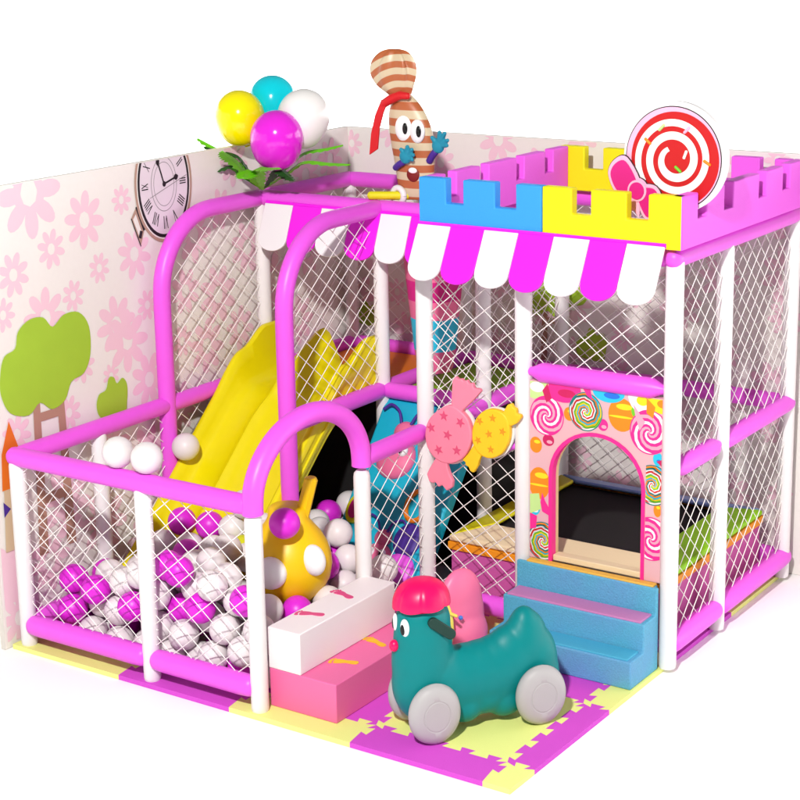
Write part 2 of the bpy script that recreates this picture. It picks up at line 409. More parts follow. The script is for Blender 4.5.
def clock(ink, u, v, rx, ry, faint=False):
    if faint:   # most of this one is hidden: a thin pale outline
        ring(ink, u, v, rx, ry, .012, M_face, 3); ring(ink, u, v, rx * .93, ry * .94, .006, M_grey, 3.4); return
    ink.poly(ellipse(u, v, rx, ry, 48), M_rose, 3)
    ink.poly(ellipse(u, v, rx * .93, ry * .945, 48), M_wall, 3.4)
    ink.poly(ellipse(u, v, rx * .90, ry * .92, 48), M_black, 3.8)
    ink.poly(ellipse(u, v, rx * .83, ry * .86, 48), M_face, 4.2)
    ring(ink, u, v, rx * .45, ry * .47, .0035, M_grey, 4.6); ring(ink, u, v, rx * .36, ry * .38, .003, M_grey, 4.6)
    for h in range(12):
        a = 2 * math.pi * h / 12; c, s_ = math.cos(a), math.sin(a); base = (math.sin(a), math.cos(a))
        def pt(q, w_): # q across, w_ 0..1 along radius
            rr = .55 + .22 * w_; return (u + rx * rr * s_ + q * c, v + ry * rr * c - q * s_)
        t = ROM[h]; adv = {'I': .011, 'V': .022, 'X': .022}; wtot = sum(adv[k] for k in t); q = -wtot / 2
        for ch in t:
            w = adv[ch]
            if ch == 'I': stroke(ink, pt(q + w / 2, 0), pt(q + w / 2, 1), .0055, M_black, 4.6)
            elif ch == 'V': stroke(ink, pt(q + w / 2, 0), pt(q + .002, 1), .005, M_black, 4.6); stroke(ink, pt(q + w / 2, 0), pt(q + w - .002, 1), .003, M_black, 4.9)
            else: stroke(ink, pt(q + w - .002, 0), pt(q + .002, 1), .005, M_black, 4.6); stroke(ink, pt(q + .002, 0), pt(q + w - .002, 1), .003, M_black, 4.9)
            q += w
    stroke(ink, (u, v), (u - .25 * rx, v + .52 * ry), .009, M_black, 5.4); ink.poly(ellipse(u - .19 * rx, v + .40 * ry, .012, .02), M_black, 5.7)
    stroke(ink, (u, v), (u + .5 * rx, v + .10 * ry), .009, M_black, 5.4); ink.poly(ellipse(u + .42 * rx, v + .085 * ry, .014, .014), M_black, 5.7)
    stroke(ink, (u - .5 * rx, v - .2 * ry), (u + .8 * rx, v + .09 * ry), .003, M_grey, 5.1); ink.poly(ellipse(u, v, .012, .013), M_black, 6)
    # lug and strap end at lower left, crown at the right
    a = [(u - .97 * rx, v - .30 * ry), (u - .74 * rx, v - .72 * ry), (u - .88 * rx, v - .98 * ry), (u - 1.16 * rx, v - .48 * ry)]
    ink.poly(a, M_rose, 2.2)
    b = [(u - 1.00 * rx, v - .42 * ry), (u - .84 * rx, v - .72 * ry), (u - .90 * rx, v - .84 * ry), (u - 1.10 * rx, v - .50 * ry)]
    ink.poly(b, M_wall, 2.6)
    stroke(ink, a[0], a[1], .014, M_black, 2.8); stroke(ink, a[3], a[2], .006, M_black, 2.8); stroke(ink, b[1], b[2], .02, M_black, 2.9)
    ink.poly([(u + .80 * rx, v + .62 * ry), (u + .98 * rx, v + .72 * ry), (u + .93 * rx, v + .90 * ry), (u + .76 * rx, v + .78 * ry)], M_black, 2.4)
def tree_print(ink, u, v, s):
    """trunk like a ladder below a lobed round crown"""
    for x0, x1 in ((-.135, -.16), (.115, .14)):
        ink.poly([(u + s * (x0 - .035), v - s * .2), (u + s * (x0 + .035), v - s * .2), (u + s * (x1 + .05), v - s * 1.5), (u + s * (x1 - .05), v - s * 1.5)], M_trunk, 3)
    ink.poly([(u - s * .14, v - s * .37), (u + s * .13, v - s * .37), (u + s * .13, v - s * .44), (u - s * .14, v - s * .44)], M_trunk, 3.2)
    ink.poly([(u - s * .16, v - s * 1.02), (u + s * .14, v - s * 1.02), (u + s * .14, v - s * 1.10), (u - s * .16, v - s * 1.10)], M_trunk, 3.2)
    P = [(-.47, .02), (-.42, .14), (-.31, .18), (-.27, .30), (-.15, .37), (-.01, .36), (.08, .27), (.20, .34), (.36, .33), (.46, .20), (.46, -.02), (.38, -.16), (.24, -.20), (.16, -.33), (.02, -.37), (-.10, -.29), (-.22, -.36), (-.40, -.30), (-.48, -.14)]
    ink.poly(smooth_poly([(u + s * a * 1.02, v + s * b) for a, b in P], 4), M_leafg, 4)
def bush_print(ink, u, v, s):
    P = [(-.30, -.34), (-.44, -.1), (-.36, .14), (-.16, .20), (-.06, .42), (.08, .40), (.16, .26), (.32, .34), (.44, .18), (.42, -.14), (.30, -.40)]
    ink.poly(smooth_poly([(u + s * a, v + s * b) for a, b in P], 4), M_leafg, 4)
wl = thing('mural_wall', 'tall white wall at the left printed with pink flowers, a green tree and a watch dial', 'wall', (XW, 0, 0))
m = MB(); m.box((XW - 0.03, -0.072, -0.02), (XW, YW + 0.03, HW)); m.build('wall_board', M_wall, wl, bevel=.002)
ink = Ink('left')
for u, v, r in [(.246, 1.965, .175), (.569, 1.80, .115), (.356, 1.703, .078), (.812, 1.858, .060), (.645, 1.57, .062), (.879, 1.597, .105), (.125, 1.627, .086), (.471, 1.473, .064), (.05, 1.465, .065),
                (.293, 1.405, .12), (.733, 1.29, .12), (.80, 1.20, .13), (.935, .985, .115), (.948, 1.343, .065), (.50, 1.15, .075), (.08, .93, .08), (.40, .95, .07), (.0, .35, .12), (.02, .10, .11), (.68, 1.06, .05),
                (1.30, 1.62, .12), (1.22, 1.36, .10), (1.46, 1.30, .13), (1.5, 1.72, .09), (1.36, 1.06, .12), (1.18, 1.12, .07), (1.62, 1.1, .1), (1.7, 1.5, .12), (1.95, 1.86, .13), (2.2, 1.80, .12), (2.42, 1.86, .10), (1.62, 1.93, .1), (1.9, 1.3, .13), (2.2, 1.4, .11), (2.1, 1.05, .12),
                (.35, .55, .15), (.66, .70, .12), (.22, .30, .12), (.58, .38, .14), (.9, .62, .13), (1.15, .8, .11), (.85, .2, .12)]:
    flower(ink, u, v, r * 1.02, M_flower, u * 3)
ink.done('flower_print', wl)
ink = Ink('left'); tree_print(ink, .283, 1.205, .575); bush_print(ink, .675, .955, .235); ink.done('tree_print', wl)
ink = Ink('left'); clock(ink, 1.10, 1.895, .20, .275); ink.done('watch_print', wl)
ink = Ink('left')
ink.poly([(.035, 1.0), (.085, .86), (-.02, .86)], M_orange, 4); ink.poly([(-.02, .86), (.085, .86), (.06, .70), (-.03, .70)], M_orange, 4.2); ink.poly([(-.02, .70), (.045, .70), (.03, .42), (-.035, .42)], M_beige, 4.2)
ink.poly([(-.03, .65), (.01, .61), (-.03, .58)], M_purple, 5); ink.poly([(-.06, .42), (.05, .42), (.05, .18), (-.06, .18)], M_flower, .6)
ink.done('pencil_print', wl)
m = MB(); m.box((XW - 0.0285, -0.0745, -0.02), (XW - 0.001, -0.0725, HW - .001)); m.build('wall_edging', M_wedge, wl)
wb = thing('mural_wall', 'long back wall printed with pink flowers behind castle and lollipop', 'wall', (1.3, YW, 0))
m = MB(); m.box((XW + .0, YW, -0.02), (3.35, YW + 0.03, HW)); m.build('wall_board', M_wall, wb, bevel=.002)
ink = Ink('back'); rr = random.Random(11)
for k, (u, v) in enumerate([(a * .27 + rr.uniform(-.06, .06), b * .27 + rr.uniform(-.06, .06) + (.12 if a % 2 else 0)) for a in range(0, 13) for b in range(1, 8)]):
    flower(ink, u, v, rr.choice((.065, .085, .11, .13)), M_flower, rr.random() * 3)
ink.done('flower_print', wb)
ink = Ink('back'); tree_print(ink, 1.20, 1.26, .42); bush_print(ink, 1.41, .99, .20); bush_print(ink, .02, 1.0, .16); ink.done('tree_print', wb)

# ------------------------------------------------------------------ frame: posts, rails, nets
def post(par, x, y, z1, z0=0.0, r=RP, m=M_white):
    b = MB(); b.tube([(x, y, z0), (x, y, z0 + .012), (x, y, z1 - .03), (x, y, z1 - .012), (x, y, z1)], [r * .93, r, r, r * .9, r * .6], 24, cap='flat'); return b.build('post', m, par, smooth=True)
def rail(par, a, b, r=RT, taper=0, m=M_pink, name='rail'):
    A, B = Vector(a), Vector(b); d = (B - A).normalized(); L = (B - A).length
    q = MB()
    if taper:
        n = .028; pts = [A + d * n, A + d * (n + .02), A + d * (n + .065), B - d * (n + .065), B - d * (n + .02), B - d * n]; q.tube(pts, [r * .42, r * .5, r, r, r * .5, r * .42], 24, cap='flat')
    else: q.tube([A, A + d * .04, B - d * .04, B], [r * .96, r, r, r * .96], 24)
    return q.build(name, m, par, smooth=True)
def arch(par, pts, r=RT, name='arch'):
    q = MB(); q.tube(open_curve(pts, 5), r, 26, cap='flat'); return q.build(name, M_pink, par, smooth=True)
def netp(par, O, U, V, w, h, inside=None, **k):
    q = MB(); net(q, O, U, V, w, h, inside, **k); return q.build('net', M_net, par)
X_, Y_, Z_ = (1, 0, 0), (0, 1, 0), (0, 0, 1)

# --- ball pit fence
f1 = thing('ball_pit_fence', 'low netted fence of white posts and orchid pink padded rails round the ball pit', 'fence', (0.65, 0, 0))
for x, y, z in ((0, 0, H1 - .01), (XB, 0, H1 - .01), (X1, 0, H1 - .03), (X1, Y4, H1 - .05), (0, .5, H1 - .01)): post(f1, x, y, z)
rail(f1, (-.012, 0, H1), (X1 - .036, 0, H1), .042)
rail(f1, (0, .03, H1 + .001), (0, YA - .03, H1 + .001), .0405)
rail(f1, (.045, -.004, H0), (XB - .045, -.004, H0), .046); rail(f1, (XB + .045, -.004, H0), (X1 - .045, -.004, H0), .046)
rail(f1, (0, .05, H0), (0, YA - .05, H0), .044)
rail(f1, (X1, Y4 + .03, H1), (X1, YT - .045, H1), .041)
rail(f1, (X1, Y4 + .06, H0), (X1, YT - .06, H0), .044)
zs = .83
arch(f1, [(X1, 0, zs), (X1, 0, zs + .03)] + [(X1, .367 - .367 * math.cos(R_(t)), zs + .03 + .285 * math.sin(R_(t))) for t in range(12, 180, 12)] + [(X1, Y4, zs + .03), (X1, Y4, zs)], .0425)
netp(f1, (.04, 0, H0 + .05), X_, Z_, XB - .08, H1 - H0 - .09); netp(f1, (XB + .04, 0, H0 + .05), X_, Z_, X1 - XB - .08, H1 - H0 - .09)
netp(f1, (X1, Y4 + .04, H0 + .05), Y_, Z_, YT - Y4 - .08, H1 - H0 - .09); netp(f1, (0, .04, H0 + .05), Y_, Z_, YA - .08, H1 - H0 - .09)

# --- slide frame with the deck
f2 = thing('slide_frame', 'tall padded frame with two orchid hoops, nets and deck round the yellow slide', 'play frame', (0.65, 1.6, 0))
def hoop(x):
    rc = .37
    pts = [(x, YA, 0.0), (x, YA, .5), (x, YA, H1), (x, YA, 1.15), (x, YA, H - rc - .02)] + [(x, YA + rc - rc * math.cos(R_(t)), H - rc + rc * math.sin(R_(t))) for t in (12, 25, 38, 51, 64, 77)] + [(x, YA + rc, H), (x, 1.5, H), (x, YB - .03, H)]
    arch(f2, pts, .041, 'hoop')
    return lambda u, v, rc=rc: u > rc or (v < (H - H1 - rc) + math.sqrt(max(rc * rc - (rc - u) ** 2, 0)) - .03) if u < rc else True
in1 = hoop(0.0); in2 = hoop(XB)
for x, y in ((0, YB), (XB, YB), (0, YC), (XB, YC), (X1, YB), (X1, YC)): post(f2, x, y, H - .01)
rail(f2, (0, YA + .03, H1), (0, YB - .02, H1)); rail(f2, (0, YB + .03, H1), (0, YC - .03, H1)); rail(f2, (XB, YA + .03, H1), (XB, YB - .025, H1), .041)
rail(f2, (XB + .03, YB, H1), (X1 - .03, YB, H1)); rail(f2, (.03, YC, H1), (XB - .03, YC, H1)); rail(f2, (XB + .03, YC, H1), (X1 - .03, YC, H1)); rail(f2, (XB, YB + .03, H1), (XB, YC - .03, H1)); rail(f2, (X1, YB + .03, H1), (X1, YC - .03, H1), .042)
rail(f2, (0, YB + .02, H), (0, YC, H)); rail(f2, (.02, YC, H), (X1 - .02, YC, H)); rail(f2, (.01, YB, H), (XB - .015, YB, H)); rail(f2, (XB + .01, YB, H), (X1 - .02, YB, H))
netp(f2, (0, YA + .04, H1 + .03), Y_, Z_, YB - YA - .08, H - H1 - .06, lambda u, v: in1(u + .04, v + .03)); netp(f2, (XB, YA + .04, H1 + .03), Y_, Z_, YB - YA - .08, H - H1 - .06, lambda u, v: in2(u + .04, v + .03))
netp(f2, (0, YB + .04, H1 + .04), Y_, Z_, YC - YB - .08, H - H1 - .08); netp(f2, (.04, YC, H1 + .04), X_, Z_, XB - .08, H - H1 - .08); netp(f2, (XB + .04, YC, H1 + .04), X_, Z_, X1 - XB - .08, H - H1 - .08)
netp(f2, (0, YA + .04, H0 + .04), Y_, Z_, YB - YA - .08, H1 - H0 - .08)
netp(f2, (X1, YB + .04, H1 + .04), Y_, Z_, YC - YB - .08, H - H1 - .08)
m = MB(); m.box((.045, YB + .035, .79), (XB - .045, YC - .045, .85)); m.build('deck_pad', M_deckor, f2, bevel=.012)['label'] = 'orange deck pad behind the slide'
m = MB(); m.box((XB + .045, YB + .045, .79), (X1 - .045, YC - .045, .85)); m.build('deck_pad', M_deckgr, f2, bevel=.012)['label'] = 'green deck pad behind the cyan ramp'
m = MB(); m.box((.04, YB + .055, .0), (X1 - .05, YB + .065, .785)); m.build('black_sheet', M_bed, f2)['label'] = 'black sheet below the deck'  # plain black sheet across the space under the deck
m = MB(); m.box((X1 - .006, YB + .05, .0), (X1 + .006, YC - .05, .79)); m.build('black_sheet', M_bed, f2)['label'] = 'black sheet beside the trampoline'

# --- tower frame
f3 = thing('tower_frame', 'square netted tower of white padded posts and pink rails carrying the castle', 'play frame', (1.9, 1.8, 0))
for x, y, z in ((X1, YT, H - .01), (XM, YT, H - .01), (XE, YT, H + .02), (XE, YB, H - .01), (XE, YC, H - .01), (1.9, YC, H - .01)): post(f3, x, y, z, r=.0375 if y == YT else RP)
rail(f3, (X1 + .03, YT, H), (XE - .04, YT, H)); rail(f3, (XE, YT - .02, H), (XE, YC, H)); rail(f3, (X1, YT, H), (X1, YB - .03, H)); rail(f3, (X1, YB + .03, H), (X1, YC - .03, H)); rail(f3, (X1 + .03, YC, H), (XE - .03, YC, H))
rail(f3, (X1, YT, H1), (XM, YT, H1), taper=1); rail(f3, (X1, YT + .03, H1), (X1, YB - .03, H1)); rail(f3, (XE, YT, H1), (XE, YB, H1), .041, 1); rail(f3, (XE, YB + .02, H1), (XE, YC + .0, H1), .041)
rail(f3, (XM, YT, 1.205), (XE, YT, 1.205), .043, 1)
rail(f3, (X1 + .04, YT, H0), (XM - .04, YT, H0), .046); rail(f3, (XE, YT + .03, H0), (XE, YB - .035, H0), .046); rail(f3, (XE, YB + .035, H0), (XE, YC + .01, H0), .046); rail(f3, (XM, YT, H0), (XE, YT, H0), .03, 1)
rail(f3, (X1 + .03, YC, H1), (1.87, YC, H1)); rail(f3, (1.93, YC, H1), (XE - .03, YC, H1)); rail(f3, (X1 + .04, YC, H0), (XE - .04, YC, H0), .044)
netp(f3, (X1 + .04, YT, H1), X_, Z_, XM - X1 - .08, H - H1 - .03); netp(f3, (X1 + .04, YT, H0 + .05), X_, Z_, XM - X1 - .08, H1 - H0 - .06)
netp(f3, (XM + .04, YT, 1.245), X_, Z_, XE - XM - .08, H - 1.245 - .03)
for ya, yb_ in ((YT, YB), (YB, YC)):
    netp(f3, (XE, ya + .04, H1 + .04), Y_, Z_, yb_ - ya - .08, H - H1 - .07, pu=.10); netp(f3, (XE, ya + .04, H0 + .05), Y_, Z_, yb_ - ya - .08, H1 - H0 - .09, pu=.10)
netp(f3, (X1, YT + .04, H1 + .04), Y_, Z_, YB - YT - .08, H - H1 - .08)
for xa, xb in ((X1, 1.9), (1.9, XE)):
    netp(f3, (xa + .04, YC, H1 + .04), X_, Z_, xb - xa - .08, H - H1 - .08); netp(f3, (xa + .04, YC, H0 + .05), X_, Z_, xb - xa - .08, H1 - H0 - .09)

# ------------------------------------------------------------------ scalloped awnings
def awning(label, at, x0, x1, n, ya, za, yb, zb, start):
    t = thing('scalloped_awning', label, 'awning', at)
    w = (x1 - x0) / n; d = Vector((0, yb - ya, zb - za)); L = d.length; d.normalize(); nrm = Vector((0, d.z, -d.y))
    if nrm.y > 0: nrm = -nrm
    ra = .42
    for i in range(n):
        hw = w / 2 - .0012; P = [(-hw, 0), (-hw, L * .70)]
        for k in range(1, 14):
            a = math.pi * k / 14; P.append((-hw * math.cos(a), L * .70 + L * .30 * math.sin(a) ** .85))
        P += [(hw, L * .70), (hw, 0)]
        q = MB(); q.prism(P, (x0 + w * (i + .5), ya, za), (1, 0, 0), d, nrm * .012)
        q.build('scallop', M_wboard if (i % 2 == 0) == (start == 'w') else M_mag, t, bevel=.002, seg=2)
    q = MB(); q.box((x0, ya - .004, za - .004), (x1, ya + .014, za + .016)); q.build('batten', M_mag, t)
awning('magenta and white scalloped awning hanging below the blue and yellow castle front', (1.9, 1.16, 1.8), 1.325, 2.492, 7, 1.158, 1.806, 1.045, 1.585, 'w')
awning('magenta and white scalloped awning over the slide top, behind the two hoops', (.65, 1.69, 1.7), .07, 1.285, 7, 1.686, 1.733, 1.60, 1.515, 'w')

# ------------------------------------------------------------------ castle parapet
ct = thing('castle_parapet', 'toy castle battlement in blue, yellow and orchid foam on top of the tower', 'castle', (1.94, 1.8, 1.79))
Z0, ZG, ZT = 1.797, 1.905, 2.012
def cren(name_label, m, merl, lo, hi, axis, fix, th):
    P = [(lo, Z0), (hi, Z0)]
    top = []
    for a, b in merl: top += [(a, ZG) if a > lo + 1e-4 else None, (a, ZT), (b, ZT), (b, ZG) if b < hi - 1e-4 else None]
    top = [p for p in top if p]
    if merl[0][0] > lo + 1e-4: top = [(lo, ZG)] + top
    if merl[-1][1] < hi - 1e-4: top = top + [(hi, ZG)]
    P += top[::-1]
    q = MB()
    if axis == 'x': q.prism(P, (0, fix, 0), (1, 0, 0), (0, 0, 1), (0, th, 0))
    else: q.prism(P, (fix, 0, 0), (0, 1, 0), (0, 0, 1), (th, 0, 0))
    o = q.build('battlement', m, ct, bevel=.006); o['label'] = name_label
cren('blue front battlement', M_blue, [(1.322, 1.459), (1.545, 1.702), (1.803, 1.926)], 1.322, 1.926, 'x', 1.163, .05)
cren('yellow front battlement', M_yel, [(1.929, 2.066), (2.153, 2.314), (2.41, 2.556)], 1.929, 2.556, 'x', 1.163, .05)
cren('orchid right battlement', M_pinkfoam, [(1.164, 1.309), (1.395, 1.565), (1.655, 1.925), (2.01, 2.19), (2.275, 2.45)], 1.164, 2.45, 'y', 2.559, -.05)
cren('orchid left battlement', M_pinkfoam, [(1.216, 1.30), (1.385, 1.585), (1.66, 1.905), (1.975, 2.17), (2.25, 2.397)], 1.216, 2.397, 'y', 1.325, .05)
cren('yellow back battlement', M_yel, [(1.325, 1.46), (1.56, 1.74), (1.84, 1.94)], 1.325, 1.94, 'x', 2.40, .05)
cren('orchid back battlement', M_pinkfoam, [(2.0, 2.13), (2.22, 2.36), (2.43, 2.506)], 1.943, 2.506, 'x', 2.40, .05)

# ------------------------------------------------------------------ candy door panel
dp = thing('candy_door_panel', 'pale pink panel printed with lollipops round an arched doorway', 'door panel', (2.15, YT, .37))
xl, xr, zb, zt = 1.838, 2.464, .372, 1.168; al, ar, zs_, za_ = 1.945, 2.378, .76, .968
ac, ah = (al + ar) / 2, (ar - al) / 2
ARC = [(ac + ah * math.cos(R_(t)), zs_ + (za_ - zs_) * math.sin(R_(t))) for t in range(0, 181, 9)]
q = MB()
for sgn, pts in ((1, ARC[:11]), (-1, ARC[10:])):
    if sgn > 0: P = [(ar, zb), (xr, zb), (xr, zt), (ac, zt)] + pts[::-1]
    else: P = [(ac, zt), (xl, zt), (xl, zb), (al, zb)] + pts[::-1]
    q.prism(P, (0, YT - .012, 0), (1, 0, 0), (0, 0, 1), (0, .03, 0))
q.build('panel_board', M_panel, dp)
def arch_strip(name, m, y0, y1, inner, outer):
    q = MB(); n = []
    for t in [None] + list(range(0, 181, 9)) + [None]: n.append(t)
    A, B = [], []
    for r_, L in ((inner, A), (outer, B)):
        L.append((ar + r_, zb)); L += [(ac + (ah + r_) * math.cos(R_(t)), zs_ + (za_ - zs_ + r_) * math.sin(R_(t))) for t in range(0, 181, 9)]; L.append((al - r_, zb))
    for i in range(len(A) - 1): q.prism([A[i], B[i], B[i + 1], A[i + 1]], (0, y0, 0), (1, 0, 0), (0, 0, 1), (0, y1 - y0, 0))
    q.build(name, m, dp)
arch_strip('arch_trim', INK['hot'], YT - .0165, YT + .02, -.004, .012)
arch_strip('arch_lining', M_wood, YT + .0205, YT + .045, -.003, .02)
q = MB(); q.box((al + .004, YT - .005, .373), (ar - .004, YT + .045, .40)); q.build('door_sill', M_padcream, dp, bevel=.004)
def swirl_print(par, O, r, cols, arms, turns, rim=None, U=(1, 0, 0), V=(0, 0, 1), name='lollipop_print', cx=0.0, y=None, rz=1.0, clipx=None):
    """round swirl sweet: a disc whose grid is twisted so that stripes run as spirals"""
    q = MB(); nt = 72; nr = 12; mats = [INK[c] for c in cols] + ([INK[rim]] if rim else []); U, V, O = Vector(U), Vector(V), Vector(O)
    pos = lambda i, j: (r * (j / nr) * math.cos(2 * math.pi * i / nt + turns * 2 * math.pi * (j / nr) ** .8), rz * r * (j / nr) * math.sin(2 * math.pi * i / nt + turns * 2 * math.pi * (j / nr) ** .8))
    per = nt // arms
    for i in range(nt):
        k = (i % per) * len(cols) // per
        for j in range(nr):
            P = [pos(i, j), pos(i, j + 1), pos(i + 1, j + 1), pos(i + 1, j)] if j else [(0, 0), pos(i, 1), pos(i + 1, 1)]
            if clipx is not None:
                P = clip(P, 0, clipx[0], False) if len(P) > 2 else P; P = clip(P, 0, clipx[1]) if len(P) > 2 else P
                if len(P) < 3: continue
            q.sheet(P, O, U, V, k)
    if rim:
        for i in range(nt):
            a0, a1 = 2 * math.pi * i / nt, 2 * math.pi * (i + 1) / nt
            P = [(r * math.cos(a0), rz * r * math.sin(a0)), (1.06 * r * math.cos(a0), 1.06 * rz * r * math.sin(a0)), (1.06 * r * math.cos(a1), 1.06 * rz * r * math.sin(a1)), (r * math.cos(a1), rz * r * math.sin(a1))]
            if clipx is not None:
                P = clip(P, 0, clipx[0], False); P = clip(P, 0, clipx[1]) if len(P) > 2 else P
                if len(P) < 3: continue
            q.sheet(P, O, U, V, len(cols))
    return q.build(name, mats, par)
YP = YT - .0133
PK = ['pink', 'hot', 'white', 'hot']; RB = ['red', 'white', 'green', 'yellow', 'cyan', 'orange', 'teal', 'white']
for x, z, r, cols, arms, tn in ((1.922, 1.022, .078, PK, 2, .9), (2.108, 1.066, .075, RB, 1, 1.6), (2.405, 1.02, .085, PK, 2, .9), (2.425, .795, .078, RB, 1, 1.6), (2.42, .56, .085, PK, 2, .9), (1.905, .455, .078, RB, 1, 1.6)):
    cl = (xl + .002 - x, min(xr - .002 - x, 9)) if x < 1.95 or x > 2.35 else None
    if cl and x < 1.95: cl = (cl[0], al - .014 - x if z < .80 else 9)
    if cl and x > 2.35: cl = (ar + .014 - x if z < .80 else -9, cl[1])
    swirl_print(dp, (x, YP, z), r, cols, arms, tn, 'hot' if cols is PK else 'teal', rz=1.06, clipx=cl)
ink2 = {}; DL = [0]
def dpoly(pts, c, lay=0.0):
    pts = clip(pts, 0, xl + .002, False); pts = clip(pts, 0, xr - .002); pts = clip(pts, 1, zt - .003)
    ex = [p for p in pts]
    DL[0] += 1
    if len(ex) > 2: ink2.setdefault(c, MB()).sheet(ex, (0, YP + .0011 - .000035 * DL[0], 0), (1, 0, 0), (0, 0, 1))
for x, z, rx, rz in ((2.276, 1.075, .062, .072), (1.885, .715, .052, .072)):
    dpoly(ellipse(x, z, rx, rz), 'orange', 0); dpoly(ellipse(x + rx * .2, z + rz * .5, rx * .62, rz * .18), 'yellow', 1); dpoly(ellipse(x - rx * .05, z - rz * .12, rx * .9, rz * .07), 'yellow', 1)
for x, z, rx, rz in ((1.868, .885, .03, .036), (2.447, .69, .018, .03), (2.03, 1.045, .026, .03)):
    dpoly(ellipse(x, z, rx, rz), 'orange', 0); dpoly(ellipse(x + rx * .2, z + rz * .4, rx * .5, rz * .22), 'yellow', 1)
for x, z, rx, rz, c, c2 in ((2.19, 1.02, .024, .026, 'hot', 'pink'), (1.86, .60, .03, .034, 'cyan', 'white'), (2.35, 1.10, .03, .03, 'green', 'lime'), (1.93, .915, .028, .026, 'crimson', 'pink'), (2.445, .91, .022, .03, 'cyan', 'blue'), (2.0, 1.15, .085, .06, 'hot', 'crimson'), (2.215, 1.165, .075, .045, 'cyan', 'blue'), (2.36, 1.17, .055, .07, 'white', 'yellow'), (2.455, 1.165, .06, .06, 'yellow', 'orange'), (1.86, 1.165, .07, .075, 'lime', 'white')):
    dpoly(ellipse(x, z, rx, rz), c, 0); dpoly(ellipse(x + rx * .2, z - rz * .3, rx * .5, rz * .3), c2, 1)
for c, P in (('crimson', [(1.925, 1.165), (1.945, 1.10), (1.92, 1.08), (1.90, 1.13)]), ('hot', [(2.095, 1.165), (2.13, 1.165), (2.14, 1.12), (2.115, 1.135)]), ('orange', [(2.39, 1.165), (2.43, 1.13), (2.42, 1.08), (2.39, 1.10)]), ('pink', [(2.33, 1.13), (2.385, 1.06), (2.36, 1.02), (2.34, 1.08)]),
             ('lime', [(1.84, .66), (1.885, .67), (1.895, .60), (1.84, .57)]), ('hot', [(1.90, .675), (1.915, .64), (1.935, .61), (1.938, .575), (1.90, .59), (1.892, .63)]), ('hot', [(1.84, .575), (1.875, .565), (1.87, .51), (1.84, .50)]), ('crimson', [(2.44, .90), (2.463, .88), (2.463, .91)])):
    dpoly(P, c, 2)
q = MB(); mats = []
for c, b in ink2.items(): mats.append(INK[c]); q.add(b.v, b.f, len(mats) - 1)
q.build('candy_print', mats, dp)

# ------------------------------------------------------------------ lollipop board on the castle
lo = thing('lollipop_board', 'big red and white spiral lollipop board with a magenta bow on the castle', 'lollipop sign', (2.44, 1.345, 1.79))
LC = Vector((2.44, 1.33, 2.14)); LR = .225
q = MB(); q.prism(ellipse(0, 0, LR, LR, 72), LC, (1, 0, 0), (0, 0, 1), (0, .032, 0)); q.build('board', M_wboard, lo, bevel=.003)
def disc(name, m, dx, dz, r, y, r2=0.0):
    q = MB()
    if r2: 
        for i in range(72):
            a0, a1 = 2 * math.pi * i / 72, 2 * math.pi * (i + 1) / 72
            q.sheet([(r2 * math.cos(a0), r2 * math.sin(a0)), (r * math.cos(a0), r * math.sin(a0)), (r * math.cos(a1), r * math.sin(a1)), (r2 * math.cos(a1), r2 * math.sin(a1))], LC + Vector((dx, -y, dz)), (1, 0, 0), (0, 0, 1))
    else: q.sheet(ellipse(0, 0, r, r, 72), LC + Vector((dx, -y, dz)), (1, 0, 0), (0, 0, 1))
    return q.build(name, m, lo)
disc('outline', M_black, -.004, -.004, .210, .002); disc('pink_rim', M_lpink, -.004, -.004, .206, .0035); disc('red_face', M_red, .004, -.008, .192, .005)
q = MB(); N = 150
def spi(t): # t 0..1 -> radius, angle
    return .166 - .116 * t, R_(935) - t * R_(812)
for i in range(N):
    a, b = i / N, (i + 1) / N; w0 = .0135 + .004 * a if a < .97 else .017; P = []
    for t, s_ in ((a, 1), (b, 1), (b, -1), (a, -1)):
        r, an = spi(t); r += s_ * w0 * min(1, .55 + 3 * (1 - t)) ; P.append((.004 + r * math.cos(an), -.008 + r * math.sin(an)))
    q.sheet(P, LC + Vector((0, -.0062, 0)), (1, 0, 0), (0, 0, 1))
q.build('spiral', INK['white'], lo)
for dx, dz, an, c in ((-.055, .118, 45, 'lime'), (.055, .113, 45, 'lpink'), (-.115, .06, -40, 'orange'), (.145, -.012, -30, 'orange'), (.05, .015, 70, 'white'), (.02, -.045, -40, 'green')):
    a = R_(an); u = Vector((math.cos(a), 0, math.sin(a))) ; q = MB(); q.tube([LC + Vector((dx, -.0066, dz)) - u * .014, LC + Vector((dx, -.0066, dz)) + u * .014], .0062, 10); q.build('sprinkle', M_lpink if c == 'lpink' else INK[c], lo, smooth=True)
q = MB(); q.box((LC.x - .016, LC.y + .034, 1.76), (LC.x + .016, LC.y + .052, 2.1)); q.build('stick', M_wboard, lo, bevel=.003)
BW = Vector((2.29, 1.318, 2.03))
bowL = smooth_poly([(-.005, .0), (-.055, .085), (-.10, .075), (-.122, .03), (-.095, -.03), (-.055, -.04)], 5); bowR = smooth_poly([(.02, -.02), (.075, -.02), (.10, -.07), (.085, -.12), (.04, -.13), (.0, -.05)], 5)
tailL = [(-.02, -.03), (-.05, -.13), (-.015, -.11), (.01, -.14), (.015, -.04)]
def sc(P, k):
    cx = sum(p[0] for p in P) / len(P); cy = sum(p[1] for p in P) / len(P); return [(cx + (x - cx) * k, cy + (y - cy) * k) for x, y in P]
q = MB()
for P in (bowL, bowR): q.prism(sc(P, 1.32), BW, (1, 0, 0), (0, 0, 1), (0, -.006, 0))
q.prism(ellipse(.0, -.03, .05, .055), BW + Vector((0, -.001, 0)), (1, 0, 0), (0, 0, 1), (0, -.006, 0))
